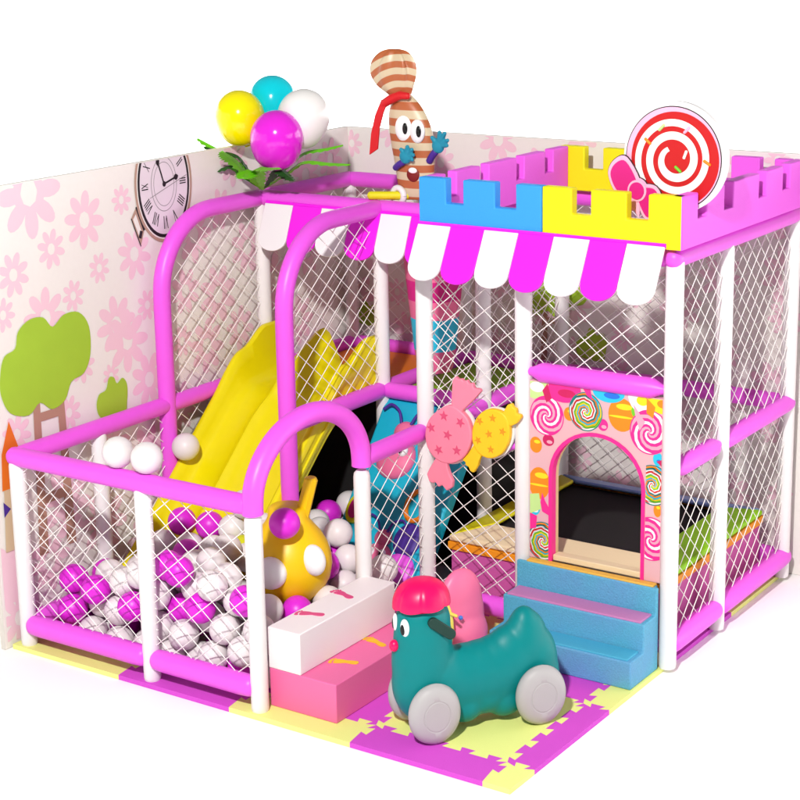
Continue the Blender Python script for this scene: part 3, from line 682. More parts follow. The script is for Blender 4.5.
bw = q.build('bow', M_black, lo)
q = MB()
for P in (bowL, bowR): q.prism(sc(P, 1.27), BW + Vector((0, -.0064, 0)), (1, 0, 0), (0, 0, 1), (0, -.002, 0))
q.prism(ellipse(.0, -.03, .047, .052), BW + Vector((0, -.0071, 0)), (1, 0, 0), (0, 0, 1), (0, -.002, 0)); q.build('bow_outline', M_lpink, bw)
q = MB(); q.prism(tailL, BW + Vector((-.0, -.0092, 0)), (1, 0, 0), (0, 0, 1), (0, -.003, 0)); q.build('bow_tail', M_lpink, bw)
q = MB()
for P in (bowL, bowR): q.prism(P, BW + Vector((0, -.0096, 0)), (1, 0, 0), (0, 0, 1), (0, -.004, 0))
q.build('bow_loop', M_bow, bw)
q = MB(); q.prism(ellipse(.0, -.03, .042, .044), BW + Vector((0, -.0135, 0)), (1, 0, 0), (0, 0, 1), (0, -.003, 0)); q.build('bow_knot_outline', M_lpink, bw)
q = MB(); q.prism(ellipse(.0, -.03, .033, .035), BW + Vector((0, -.0168, 0)), (1, 0, 0), (0, 0, 1), (0, -.004, 0)); q.build('bow_knot', M_bow, bw)

# ------------------------------------------------------------------ steps at the door
st = thing('blue_steps', 'blue padded three-tread steps below the candy doorway', 'steps', (2.14, 1.07, 0))
q = MB(); q.prism([(.938, 0), (1.193, 0), (1.193, .365), (1.172, .365), (1.172, .245), (1.056, .245), (1.056, .121), (.938, .121)], (1.80, 0, 0), (0, 1, 0), (0, 0, 1), (.675, 0, 0))
q.box((1.842, 1.1935, 0), (2.456, 1.2195, .3645)); q.build('step_block', M_stepblue, st, bevel=.006)
for nm, m, y0, y1, x0, x1, z in (('cyan tread pad', M_padblue, .947, 1.053, 1.815, 2.455, .121), ('mauve tread pad', M_padpink, 1.064, 1.169, 1.815, 2.455, .245), ('gold tread pad', M_padgold, 1.180, 1.2185, 1.845, 2.453, .365)):
    q = MB(); q.box((x0, y0, z - .004), (x1, y1, z + .008)); o = q.build('tread_pad', m, st, bevel=.004); o['label'] = nm

# ------------------------------------------------------------------ step blocks into the ball pit
FOOT = smooth_poly([(-.045, -.012), (-.052, .0), (-.045, .014), (-.025, .016), (.0, .010), (.025, .017), (.048, .020), (.052, .004), (.045, -.016), (.02, -.018), (0, -.013), (-.025, -.014)], 3)
def foot(par, x, y, z, rot, m):
    q = MB(); c, s_ = math.cos(rot), math.sin(rot); T = lambda P: [(x + a * c - b * s_, y + a * s_ + b * c) for a, b in P]
    q.prism(T(FOOT), (0, 0, z), (1, 0, 0), (0, 1, 0), (0, 0, .003))
    for k, (a, b, r) in enumerate(((.064, .017, .0085), (.066, .004, .006), (.063, -.005, .0055), (.058, -.013, .005), (.051, -.020, .0045))): q.prism(T(ellipse(a, b, r, r * .85, 10)), (0, 0, z), (1, 0, 0), (0, 1, 0), (0, 0, .003))
    return q.build('footprint', m, par)
b1 = thing('step_block', 'long rose pink padded step block with two yellow footprints', 'step', (1.465, .39, 0), 'padded step blocks at the pit entrance')
q = MB(); q.box((1.302, .058, 0), (1.632, .728, .165)); q.build('block', M_blockp, b1, bevel=.005)
foot(b1, 1.536, .262, .1645, R_(200), M_footy); foot(b1, 1.529, .489, .1645, R_(165), M_footy)
b2 = thing('step_block', 'white padded step block with two pink footprints, stacked on the rose block', 'step', (1.38, .39, .165), 'padded step blocks at the pit entrance')
q = MB(); q.box((1.300, .056, .1655), (1.461, .727, .341)); q.build('block', M_blockw, b2, bevel=.005)
foot(b2, 1.376, .255, .3405, R_(200), M_footp); foot(b2, 1.365, .493, .3405, R_(165), M_footp)

# ------------------------------------------------------------------ slide
sl = thing('twin_lane_slide', 'glossy yellow twin-lane plastic slide running down into the ball pit', 'slide', (.37, 1.0, 0))
PATH = open_curve([(0, .34, .050), (0, .46, .062), (0, .58, .125), (0, .76, .285), (0, .935, .44), (0, 1.232, .713), (0, 1.36, .815), (0, 1.46, .858), (0, 1.60, .864), (0, 1.752, .864)], 7)
def lerp(a, b, t): t = max(0, min(1, t)); return a + (b - a) * t
def rim_h(y): 
    for (a, ha), (b, hb) in zip([(.3, .03), (.42, .075), (.6, .10), (1.0, .115), (1.232, .12), (1.474, .175), (1.66, .262), (1.755, .262)], [(.42, .075), (.6, .10), (1.0, .115), (1.232, .12), (1.474, .175), (1.66, .262), (1.755, .262), (2, .2)]):
        if y <= b: t = (y - a) / (b - a); return ha + (hb - ha) * (t * t * (3 - 2 * t))
    return .2
V = []; F = []; ns = 0
for p in PATH:
    y, z = p.y, p.z; h = rim_h(y); rx = lerp(.285, .355, (y - 1.25) / .45); rh = .040 + .215 * lerp(0, 1, (y - 1.38) / .34)
    kw = 1 + 2.4 * lerp(0, 1, (y - 1.36) / .34)
    prof = [(.038, -.055), (.036, h * .55), (.038, h - .012), (.046, h), (.060, h + .002), (.074, h - .006), (.088, h * .6), (.102, h * .22), (.125, .012), (.155, 0), (rx - .045 * kw - .03, 0), (rx - .040 * kw, .012), (rx - .024 * kw, rh * .55), (rx - .010 * kw, rh * .93), (rx, rh + .004), (rx + .010 * kw, rh * .93), (rx + .024 * kw, rh * .55), (rx + .040 * kw, .012), (rx + .045 * kw + .03, 0),
            (.590, 0), (.620, .012), (.640, h * .22), (.652, h * .6), (.662, h - .006), (.674, h + .002), (.688, h), (.696, h - .012), (.699, h * .55), (.692, h * .5), (.692, h * .15), (.699, h * .1), (.699, -.02), (.692, -.03), (.692, -.055)]
    ns = len(prof); V += [(x, y, z + dz) for x, dz in prof]
for i in range(len(PATH) - 1):
    for k in range(ns): F.append((i * ns + k, (i + 1) * ns + k, (i + 1) * ns + (k + 1) % ns, i * ns + (k + 1) % ns))
F.append(tuple(range(ns))); F.append(tuple(range((len(PATH) - 1) * ns, len(PATH) * ns))[::-1])
q = MB(); q.add(V, F); q.build('slide_body', M_slide, sl, smooth=True, auto=50)

# ------------------------------------------------------------------ cyan climbing ramp with soft pictures
rp = thing('climbing_ramp', 'cyan padded climbing ramp with pink bugs and hearts, left of the trampoline', 'ramp', (1.0, 1.4, 0))
sa = math.atan(1.30); E2 = Vector((0, math.cos(sa), math.sin(sa))); EN = Vector((0, -math.sin(sa), math.cos(sa))); RO = Vector((.735, 1.12, .03)); RL = 1.0
q = MB(); q.prism([(0, 0), (.535, 0), (.535, RL), (0, RL)], RO - EN * .07, (1, 0, 0), E2, EN * .07); q.build('ramp_pad', M_ramp, rp, bevel=.012)
def onr(x, s, n=0.0): return RO + Vector((x - .735, 0, 0)) + E2 * s + EN * n
RM = Matrix((Vector((1, 0, 0)), E2, EN)).transposed()
def blob(par, name, x, s, rx, ry, rz, m, n=0.0):
    q = MB(); q.ball(onr(x, s, n), (rx, ry, rz), 24, 0, RM); return q.build(name, m, par, smooth=True)
def bug(x, s, k):
    bd = blob(rp, 'bug', x, s, .115 * k, .115 * k, .05 * k, M_bug); blob(bd, 'bug_head', x + .0 * k, s + .15 * k, .065 * k, .06 * k, .045 * k, M_bug)
    for d in (-1, 1):
        blob(bd, 'eye', x + d * .042 * k + .01, s + .035 * k, .026 * k, .032 * k, .024 * k, M_eyew, .042 * k); blob(bd, 'pupil', x + d * .04 * k + .01, s + .03 * k, .013 * k, .017 * k, .012 * k, M_pupil, .060 * k)
        q = MB(); q.tube(open_curve([onr(x + d * .03 * k, s + .19 * k, .02), onr(x + d * .06 * k, s + .25 * k, .03), onr(x + d * .12 * k, s + .28 * k, .03), onr(x + d * .16 * k, s + .25 * k, .025)], 5), .008 * k, 10); q.build('antenna', M_purple, bd, smooth=True)
bug(.915, .70, .92); bug(1.00, .20, .72)
def heart(x, s, k, m1, m2, rot=0.0):
    P = [(0, -.055), (-.052, .0), (-.048, .045), (-.022, .055), (0, .032), (.022, .055), (.048, .045), (.052, .0)]; c, d = math.cos(rot), math.sin(rot)
    P = smooth_poly([(k * (a * c - b * d), k * (a * d + b * c)) for a, b in P], 5)
    q = MB(); q.prism(P, onr(x, s, -.004), (1, 0, 0), E2, EN * .03); h = q.build('heart', m1, rp, bevel=.006)
    q = MB(); q.prism([(a * .62, b * .62) for a, b in P], onr(x, s, .027), (1, 0, 0), E2, EN * .006); q.build('heart_centre', m2, h, bevel=.002)
heart(.82, .17, 1.25, mat('violet_foam', (130, 56, 170), .5), M_padyel, -.2)
q = MB(); q.prism(ellipse(0, 0, .05, .075, 28), onr(.80, .42, -.004), (1, 0, 0), E2, EN * .022); e = q.build('oval_badge', M_padyel, rp, bevel=.004); q = MB(); q.prism(ellipse(0, 0, .032, .053, 28), onr(.80, .42, .0175), (1, 0, 0), E2, EN * .006); q.build('oval_centre', M_bow, e, bevel=.002)
q = MB(); q.tube([onr(1.12 + .055 * math.cos(a), .49 + .075 * math.sin(a), .008) for a in [2 * math.pi * k / 28 for k in range(29)]], .012, 10, cap='flat'); q.build('ring_badge', M_deckor if False else INK['orange'], rp, smooth=True)
blob(rp, 'bug_wing', 1.13, .17, .09, .085, .03, M_pink); blob(rp, 'bug_wing', 1.13, .32, .075, .085, .02, M_purple)

# ------------------------------------------------------------------ trampoline
tr = thing('square_trampoline', 'low square trampoline with black bed and lime, blue, yellow and cream edge pads', 'trampoline', (1.87, 1.9, 0))
tx0, tx1, ty0, ty1 = 1.335, 2.425, 1.345, 2.42; zo, zi = .312, .358; pw = .155
q = MB(); q.box((tx0 + pw - .03, ty0 + pw - .03, .33), (tx1 - pw + .03, ty1 - pw + .03, .338)); q.build('bed', M_bed, tr)
def pad(m, a, b, c, d):
    q = MB(); q.add([(*a, zo), (*b, zo), (*c, zi), (*d, zi), (*a, zo + .03), (*b, zo + .03), (*c, zi + .02), (*d, zi + .02)], [(3, 2, 1, 0), (4, 5, 6, 7), (0, 1, 5, 4), (1, 2, 6, 5), (2, 3, 7, 6), (3, 0, 4, 7)]); q.build('edge_pad', m, tr, bevel=.01)
g_ = .004
pad(M_padcream, (tx0, ty0), (tx1, ty0), (tx1 - pw, ty0 + pw), (tx0 + pw, ty0 + pw)); pad(M_padlime, (tx1, ty0 + g_), (tx1, ty1 - g_), (tx1 - pw, ty1 - pw - g_), (tx1 - pw, ty0 + pw + g_))
pad(M_padsky, (tx1, ty1), (tx0, ty1), (tx0 + pw, ty1 - pw), (tx1 - pw, ty1 - pw)); pad(M_padyel, (tx0, ty1 - g_), (tx0, ty0 + g_), (tx0 + pw, ty0 + pw + g_), (tx0 + pw, ty1 - pw - g_))
q = MB()
for a, b in (((tx0, ty0 - .004), (tx1, ty0 + .03)), ((tx0, ty1 - .03), (tx1, ty1 + .004)), ((tx0 - .004, ty0 + .03), (tx0 + .03, ty1 - .03)), ((tx1 - .03, ty0 + .03), (tx1 + .004, ty1 - .03))): q.box((*a, .275), (*b, .311))
q.build('frame_trim', M_trim, tr, bevel=.003)
q = MB()
for a, b in (((tx0 + .012, ty0 + .010), (tx1 - .012, ty0 + .025)), ((tx0 + .012, ty1 - .025), (tx1 - .012, ty1 - .010)), ((tx0 + .012, ty0 + .025), (tx0 + .025, ty1 - .025)), ((tx1 - .025, ty0 + .025), (tx1 - .012, ty1 - .025))): q.box((*a, .0), (*b, .275))
q.build('skirt', M_skirt, tr)

# ------------------------------------------------------------------ candy boards on the net
def candy(label, m, ms, body, w1, w2, stars, y0, sr):
    t = thing('candy_board', label, 'candy sign', (body[0][0], y0, .9), 'wrapped candy boards on the tower net')
    q = MB(); q.prism(smooth_poly(body, 4), (0, y0, 0), (1, 0, 0), (0, 0, 1), (0, .03, 0)); q.build('candy_body', m, t, bevel=.007)
    q = MB(); cx_ = sum(p[0] for p in body) / len(body); cz_ = sum(p[1] for p in body) / len(body)
    q.prism(smooth_poly([(cx_ + (a - cx_) * 1.05 + .002, cz_ + (b - cz_) * 1.05 - .002) for a, b in body], 4), (0, y0 + .0305, 0), (1, 0, 0), (0, 0, 1), (0, .012, 0)); q.build('backing', M_wboard, t)
    for k, w in enumerate((w1, w2)):
        q = MB(); q.prism(w, (0, y0 + .003, 0), (1, 0, 0), (0, 0, 1), (0, .024, 0)); q.build('wrapper_end', m, t, bevel=.005)
    for k, (x, z) in enumerate(stars):
        q = MB(); q.prism(star(x, z, sr, k * .5), (0, y0 + .0005, 0), (1, 0, 0), (0, 0, 1), (0, -.0025, 0)); q.build('star', ms, t)
candy('pink wrapped candy board with dark pink stars', M_cp, M_cps, [(1.462, 1.019), (1.525, 1.005), (1.57, .962), (1.583, .896), (1.567, .834), (1.532, .785), (1.479, .755), (1.42, .755), (1.37, .786), (1.344, .843), (1.349, .908), (1.383, .965)],
      [(1.479, .99), (1.479, 1.008), (1.482, 1.068), (1.487, 1.132), (1.502, 1.154), (1.515, 1.143), (1.535, 1.148), (1.543, 1.137), (1.562, 1.146), (1.569, 1.131), (1.59, 1.135), (1.596, 1.113), (1.624, 1.114), (1.632, 1.104), (1.593, 1.06), (1.541, 1.01), (1.53, .985)],
      [(1.405, .79), (1.395, .768), (1.359, .71), (1.347, .686), (1.359, .653), (1.378, .648), (1.393, .655), (1.408, .635), (1.428, .647), (1.452, .625), (1.479, .645), (1.483, .674), (1.466, .706), (1.454, .738), (1.459, .77), (1.46, .79)],
      [(1.444, .969), (1.529, .952), (1.377, .906), (1.462, .885), (1.415, .81), (1.51, .821)], 1.152, .024)
candy('yellow wrapped candy board with golden stars, right of the pink one', M_cy, M_cys, [(1.673, 1.029), (1.73, 1.023), (1.762, .99), (1.769, .932), (1.757, .88), (1.724, .832), (1.672, .806), (1.62, .816), (1.586, .854), (1.579, .912), (1.597, .97), (1.63, 1.009)],
      [(1.715, 1.005), (1.739, 1.028), (1.758, 1.06), (1.776, 1.067), (1.786, 1.051), (1.8, 1.047), (1.802, 1.025), (1.823, 1.023), (1.825, 1.011), (1.804, .983), (1.776, .967), (1.743, .968)],
      [(1.640, .825), (1.629, .818), (1.613, .789), (1.607, .763), (1.585, .727), (1.568, .731), (1.558, .751), (1.545, .753), (1.542, .77), (1.526, .776), (1.557, .811), (1.590, .860)],
      [(1.687, .991), (1.621, .969), (1.668, .917), (1.736, .938), (1.612, .881), (1.677, .849)], 1.163, .019)

BALLS = [[988,846,66],[674,374,66],[174,462,140],[558,156,66],[168,571,214],[823,327,66],[587,517,164],[1121,879,66],[453,485,140],[849,170,66],[780,455,66],[1069,173,66],[852,902,66],[318,489,140],[959,115,114],[725,115,66],[723,580,66],[336,353,66],[990,401,66],[301,587,229],[602,614,254],[475,348,66],[983,574,66],[664,241,66],[208,664,300],[466,584,227],[502,676,315],[736,298,162],[919,725,66],[851,569,95],[362,673,309],[247,757,387],[890,450,138],[975,269,66],[645,707,340],[540,768,401],[1199,770,66],[1109,301,66],[894,816,159],[572,378,150],[407,363,179],[115,337,66],[756,997,66],[1123,433,66],[1200,199,66],[1050,251,173],[517,251,147],[1028,975,66],[229,270,66],[383,476,254],[643,147,167],[1063,389,175],[430,115,66],[115,198,66],[408,765,394],[1122,568,66],[512,439,251],[760,782,66],[802,115,176],[151,264,174],[361,225,89],[250,354,167],[476,525,345],[703,447,173],[905,1020,94],[651,349,252],[731,197,252],[115,383,228],[761,566,192],[937,644,168],[686,512,287],[906,320,168],[809,694,150],[967,930,174],[405,151,190],[253,138,66],[995,325,269],[807,389,230],[268,199,182],[845,639,265],[251,459,250],[1200,357,143],[866,214,236],[361,260,254],[495,306,265],[161,115,158],[810,1020,185],[1183,232,193],[601,222,267],[1069,742,66],[603,430,349],[1200,504,151],[232,286,279],[308,115,276],[115,178,268],[1122,115,172],[1004,144,235],[875,317,323],[694,274,352],[1159,1011,66],[1013,763,184],[600,561,375],[1162,669,143],[744,620,348],[1120,285,296],[900,115,316],[1200,926,161],[809,203,359],[736,403,342],[520,115,243],[1200,127,278],[1168,422,253],[792,322,429],[924,1020,260],[655,115,323],[674,177,439],[565,288,376],[1089,870,206],[790,115,455],[428,168,321],[1088,1020,177],[720,511,419],[914,754,273],[1044,192,352],[1044,966,289],[970,115,429],[1200,795,196],[544,151,384],[1052,522,168],[1030,808,306],[940,245,413],[842,905,241],[1200,596,246],[1197,1020,253],[1144,115,397],[688,799,426],[926,882,341],[822,804,356],[962,1005,385],[788,705,438],[596,792,520],[417,1296,66],[644,1486,66],[514,1038,66],[631,1351,66],[383,998,66],[396,1129,66],[521,1201,66],[519,1425,66],[604,1257,156],[529,1562,66],[625,980,108],[627,1113,66],[578,1392,180],[384,1435,66],[456,1498,157],[700,1343,190],[350,1356,165],[700,1164,164],[652,1618,66],[488,1122,167],[471,1258,180],[606,1310,279],[554,1660,150],[626,1551,180],[540,1495,262],[457,1392,235],[350,1197,169],[606,1074,203],[700,1212,286],[558,1180,267],[573,1627,277],[422,1162,274],[700,1660,289],[459,980,173]]
N_PIT = 141

# ------------------------------------------------------------------ teal ride-on animal
ra = math.atan2(.81373, .58124)
rd = thing('ride_on_animal', 'teal plastic ride-on animal with hot pink cap and four grey wheels', 'ride-on toy', (1.962, .184, 0), rotz=ra)
q = MB()
for c, r in (((0, 0, .22), (.128, .100, .17)), ((-.003, 0, .30), (.124, .100, .22)), ((-.001, 0, .38), (.117, .098, .20)), ((.0, 0, .46), (.110, .095, .12)), ((.05, 0, .21), (.15, .098, .15)), ((.10, 0, .19), (.16, .098, .152)), ((.17, 0, .19), (.17, .098, .150)), ((.24, 0, .195), (.17, .098, .150)), ((.31, 0, .20), (.16, .098, .158)),
             ((.37, 0, .215), (.14, .095, .175)), ((.425, 0, .26), (.105, .085, .180)), ((.425, 0, .33), (.072, .066, .128)), ((.44, 0, .30), (.085, .074, .14)), ((.465, 0, .22), (.100, .088, .16)), ((.50, 0, .17), (.072, .078, .12)), ((.16, 0, .10), (.085, .094, .080)), ((.33, 0, .10), (.085, .094, .085)), ((.08, 0, .12), (.10, .09, .085)), ((.25, 0, .13), (.12, .092, .09))): q.ball(c, r, 36)
q.build('body', M_teal, rd, smooth=True, remesh=.006, relax=26)
q = MB()
for k in range(28):
    pass
capv = []; n = 112; m_ = 14
for i in range(m_ + 1):
    t = math.pi / 2 * i / m_
    for k in range(n):
        a = 2 * math.pi * k / n; fold = math.exp(-((math.sin(a * 3.5 + .3)) / .12) ** 2) * math.cos(t)
        rr_ = math.cos(t) ** .75 * (1 - .06 * fold); front = .5 - .5 * math.cos(a)
        capv.append((.108 * rr_ * math.cos(a) + .002 - .012 * front * math.cos(t), .104 * rr_ * math.sin(a), .545 - .012 * front * (1 - math.sin(t)) + .090 * math.sin(t) - .007 * (1 - math.sin(t)) * abs(math.sin(a * 3.5 + .3))))
fs = []
for i in range(m_):
    for k in range(n): fs.append((i * n + k, i * n + (k + 1) % n, (i + 1) * n + (k + 1) % n, (i + 1) * n + k))
fs.append(tuple(range(n))[::-1])
q.add(capv, fs); q.build('cap', M_hot, rd, smooth=True, auto=60)
def wheel(x, sy):
    q = MB(); R = .124; P = [(0.001, .032), (.045, .033), (.058, .034), (.060, .0325), (.064, .0325), (.066, .034), (.085, .033), (.105, .027), (.118, .016), (R, 0), (.118, -.016), (.105, -.027), (.085, -.033), (.001, -.033)]
    n = 48; V = []; F = []
    for r, d in P:
        for k in range(n): a = 2 * math.pi * k / n; V.append((x + .86 * r * math.cos(a), sy * .113 + d * (1 if sy > 0 else -1), R + r * math.sin(a)))
    for i in range(len(P) - 1):
        for k in range(n):
            f = (i * n + k, i * n + (k + 1) % n, (i + 1) * n + (k + 1) % n, (i + 1) * n + k); F.append(f if sy < 0 else f[::-1])
    q.add(V, F); return q.build('wheel', M_wheel, rd, smooth=True, auto=40)
for x in (0.0, .447):
    for s_ in (-1, 1): wheel(x, s_)
for an, zz, k in ((-7, .470, 1.0), (32, .466, 1.0)):
    a = R_(180 + an); d = Vector((math.cos(a) * .108, math.sin(a) * .094, zz)); nrm = Vector((math.cos(a) / .108, math.sin(a) / .094, 0)).normalized(); M = Matrix((Vector((-nrm.y, nrm.x, 0)), Vector((0, 0, 1)), nrm)).transposed()
    q = MB(); q.ball(d, (.020, .036, .010), 24, 0, M); e = q.build('eye', M_eyew, rd, smooth=True)
    q = MB(); q.ball(d + nrm * .0075 + Vector((0, 0, -.006)) + Vector((-nrm.y, nrm.x, 0)) * -.005, (.011, .022, .005), 20, 0, M); q.build('pupil', M_pupil, e, smooth=True)
q = MB(); q.ball((-.122, -.012, .385), (.020, .020, .024), 20); q.build('nose', M_hot, rd, smooth=True)
q = MB(); q.prism([(.03 + a, b) for a, b in [(-.035 + .021 * math.cos(R_(t)), .028 + .021 * math.sin(R_(t))) for t in range(45, 226, 20)] + [(.035 + .021 * math.cos(R_(t)), -.028 + .021 * math.sin(R_(t))) for t in range(225, 406, 20)]], (0.01, -.089, .462), (1, 0, 0), (0, 0, 1), (0, -.018, 0)); q.build('ear', M_dark, rd, bevel=.004)
q = MB(); q.prism([(.03 + a, b) for a, b in [(-.035 + .021 * math.cos(R_(t)), .028 + .021 * math.sin(R_(t))) for t in range(45, 226, 20)] + [(.035 + .021 * math.cos(R_(t)), -.028 + .021 * math.sin(R_(t))) for t in range(225, 406, 20)]], (0.01, .089, .462), (1, 0, 0), (0, 0, 1), (0, .018, 0)); q.build('ear', M_dark, rd, bevel=.004)

# ------------------------------------------------------------------ small pink toy behind it
pk = thing('small_ride_toy', 'small pink toy with a yellow panel and blue base, half hidden behind the teal animal', 'ride-on toy', (1.715, .815, 0), rotz=R_(-18))
q = MB()
for c, r in (((0, .02, .12), (.080, .14, .12)), ((0, .02, .20), (.058, .125, .17)), ((-.0, .02, .27), (.052, .115, .15)), ((-.0, .02, .295), (.048, .10, .11))): q.ball(c, r, 36)
q.build('body', M_rpink, pk, smooth=True, remesh=.007, relax=20)
q = MB(); q.box((-.07, -.11, 0), (.07, .15, .045)); q.build('base', M_rblue, pk, bevel=.015)
q = MB(); q.prism(ellipse(0, 0, .052, .105, 30), (.040, -.118, .205), (1, 0, 0), (0, 0, 1), (0, .03, 0)); q.build('front_panel', M_lemon, pk, bevel=.006)
q = MB(); q.tube([(-.02, -.105, .275), (.125, -.105, .275)], .007, 12); q.build('handlebar', M_lemon, pk, smooth=True)
for x in (-.03, .03):
    q = MB(); q.ball((x + .045, -.04, .235 + x * 0), .010, 14); q.build('knob', M_rblue, pk, smooth=True)

# ------------------------------------------------------------------ golden bulbous toy in the pit
gt = thing('bulbous_pit_toy', 'golden bulbous pit toy with a short neck, upright peg and two white bumps', 'pit toy', (1.026, .56, .21))
TC = Vector((1.026, .56, .395))
q = MB(); q.lathe([(.001, -.185), (.05, -.178), (.10, -.156), (.145, -.115), (.174, -.06), (.185, 0), (.181, .045), (.167, .092), (.143, .135), (.116, .168), (.097, .192), (.087, .215), (.083, .250), (.074, .260), (.001, .260)], TC, 40); q.build('toy_body', M_toy, gt, smooth=True, auto=50)
q = MB(); q.tube([TC + Vector((.05, .03, .20)), TC + Vector((.085, .06, .375)), TC + Vector((.086, .06, .385))], [.030, .030, .022], 8, cap='flat'); q.build('peg', M_toy, gt)
q = MB(); q.box(TC + Vector((-.16, .06, .05)), TC + Vector((-.06, .12, .20))); q.build('spout', M_toy, gt, bevel=.015)
def bump(d, r):
    d = Vector(d).normalized(); z = d; x = Vector((0, 0, 1)).cross(z).normalized(); y = z.cross(x); q = MB(); q.ball(TC + d * .182, r, 28, 0, Matrix((x, y, z)).transposed()); q.build('white_bump', M_eyew, gt, smooth=True)
bump((.914, -.24, .327), (.050, .068, .050)); bump((.218, -.971, .108), (.070, .070, .060))

# ------------------------------------------------------------------ balls
def unit_ball():
    q = MB(); q.ball((0, 0, 0), .066, 32); me = q.build('pit_ball', M_ballw, None, smooth=True, auto=0); return me
proto = unit_ball(); ball_me = {}
for k, m in (('white', M_ballw), ('magenta', M_ballm), ('lime', M_bally)):
    me = proto.data.copy(); me.materials.clear(); me.materials.append(m); ball_me[k] = me
bpy.data.objects.remove(proto)
src = None
rb = random.Random(4)
WANT_M = [(115, 383), (115, 178), (790, 115), (736, 298), (408, 765), (703, 447)]
def put_ball(x, y, z, colr, label, grp):
    o = bpy.data.objects.new('pit_ball', ball_me[colr]); COL.objects.link(o); o.location = (x, y, z); o.rotation_euler = (rb.random() * 3, rb.random() * 3, 0)
    return tag(o, label, 'ball', grp)
for k, (x, y, z) in enumerate(BALLS):
    r = rb.random(); c = 'white' if r < .86 else ('magenta' if r < .965 or y < 700 else 'lime')
    if any(abs(x - a) + abs(y - b) < 4 for a, b in WANT_M): c = 'magenta'
    if k >= N_PIT and c != 'white' and rb.random() < .5: c = 'white'
    lab = 'glossy %s plastic ball lying among the others in the ball pit' % c if k < N_PIT else '%s plastic ball in the shade below the slide' % c
    put_ball(x / 1000, y / 1000, z / 1000, c, lab, '%s balls lying in the pit' % c if k < N_PIT else '%s balls below the slide' % c)
put_ball(.585, .012, H1 + .042 + .0645, 'white', 'white ball on the front rail, left of the other one there', 'white balls up on the rail and slide')
put_ball(.742, .012, H1 + .042 + .0645, 'white', 'white ball on the front rail, right of the other one there', 'white balls up on the rail and slide')
put_ball(.098, .975, .668, 'white', 'white ball perched high on the left rim of the yellow slide', 'white balls up on the rail and slide')
put_ball(1.118, .42, .634, 'magenta', 'magenta ball leaning against the neck of the golden toy', 'magenta ball on the toy')

# ------------------------------------------------------------------ balloons and leaves at the back left
def balloon(label, c, r, h, m, lean):
    q = MB(); prof = [(.001, h)] + [(r * math.sin(R_(t)), h * math.cos(R_(t))) for t in range(8, 92, 7)] + [(r * (math.cos(R_(t)) ** .72), -h * 1.12 * math.sin(R_(t))) for t in range(8, 84, 6)] + [(.012, -h * 1.14), (.016, -h * 1.18), (.001, -h * 1.17)]
    q.lathe(prof[::-1], (0, 0, 0), 40); o = q.build('balloon', m, None, smooth=True, auto=0); o.location = c
    d = Vector(c) - Vector((.09, 1.70, 1.78)); o.rotation_euler = d.lerp(Vector((0, 0, d.length)), lean).to_track_quat('Z', 'Y').to_euler()
    return tag(o, label, 'balloon', 'balloons above the slide corner')
balloon('yellow balloon, the leftmost of the four', (-.015, 1.61, 2.165), .122, .128, M_balY, .35)
balloon('cyan balloon half hidden at the top of the bunch', (.04, 1.80, 2.23), .118, .122, M_balC, .3)
balloon('white balloon at the right of the bunch', (.275, 1.74, 2.165), .128, .136, M_balW, .3)
balloon('magenta balloon in front of the other three', (.232, 1.58, 2.075), .128, .136, M_balM, .35)
lf = thing('leaf_spray', 'spray of toothed bright green leaves under the balloons', 'leaves', (.05, 1.69, 1.79))
def leaf(pts, w, m, teeth=True):
    P = open_curve([Vector(p) for p in pts], 6); n = len(P); V = []; F = []
    for i, p in enumerate(P):
        t = (P[min(i + 1, n - 1)] - P[max(i - 1, 0)]).normalized(); s_ = t.cross(Vector((0, 0, 1))); s_ = s_.normalized() if s_.length > .05 else Vector((1, 0, 0)); f = i / (n - 1)
        ww = w * (math.sin(math.pi * min(1, f * .92 + .06)) ** .7) * (.35 + .75 * f) * (1.22 if teeth and i % 2 else .82); up = t.cross(s_) * -1
        V += [p - s_ * ww + up * (-.25 * ww), p + up * .004, p + s_ * ww + up * (-.25 * ww), p - up * .003]
    for i in range(n - 1):
        a, b = i * 4, (i + 1) * 4
        for j in range(4): F.append((a + j, a + (j + 1) % 4, b + (j + 1) % 4, b + j))
    F.append((3, 2, 1, 0)); F.append(((n - 1) * 4, (n - 1) * 4 + 1, (n - 1) * 4 + 2, (n - 1) * 4 + 3))
    q = MB(); q.add(V, F); return q.build('leaf', m, lf)
B0 = (.05, 1.685, 1.80)
for tip, mid, w, m in (((-.42, 1.52, 1.86), (-.12, 1.60, 1.93), .022, M_leaf), ((.56, 1.72, 1.95), (.30, 1.70, 1.95), .024, M_leaf), ((-.30, 1.62, 2.04), (-.10, 1.66, 1.95), .028, M_leaf), ((-.16, 1.50, 2.02), (-.03, 1.60, 1.97), .026, M_leafd), ((.36, 1.43, 1.955), (.18, 1.50, 1.935), .030, M_leaf), ((.04, 1.40, 2.02), (.03, 1.50, 1.96), .034, M_leaf), ((.16, 1.40, 1.90), (.10, 1.52, 1.92), .038, M_leaf),
                          ((.42, 1.86, 2.02), (.24, 1.78, 1.98), .026, M_leaf), ((.20, 1.9, 2.05), (.12, 1.8, 1.97), .026, M_leafd), ((-.34, 1.72, 1.98), (-.14, 1.70, 1.98), .024, M_leafd), ((.34, 1.56, 1.88), (.20, 1.62, 1.92), .026, M_leafd), ((-.12, 1.48, 1.90), (-.02, 1.58, 1.93), .024, M_leafd)):
    leaf([B0, tuple((Vector(B0) * .45 + Vector(mid) * .55)), mid, tuple(Vector(mid) * .45 + Vector(tip) * .55), tip], w * 1.7, m)

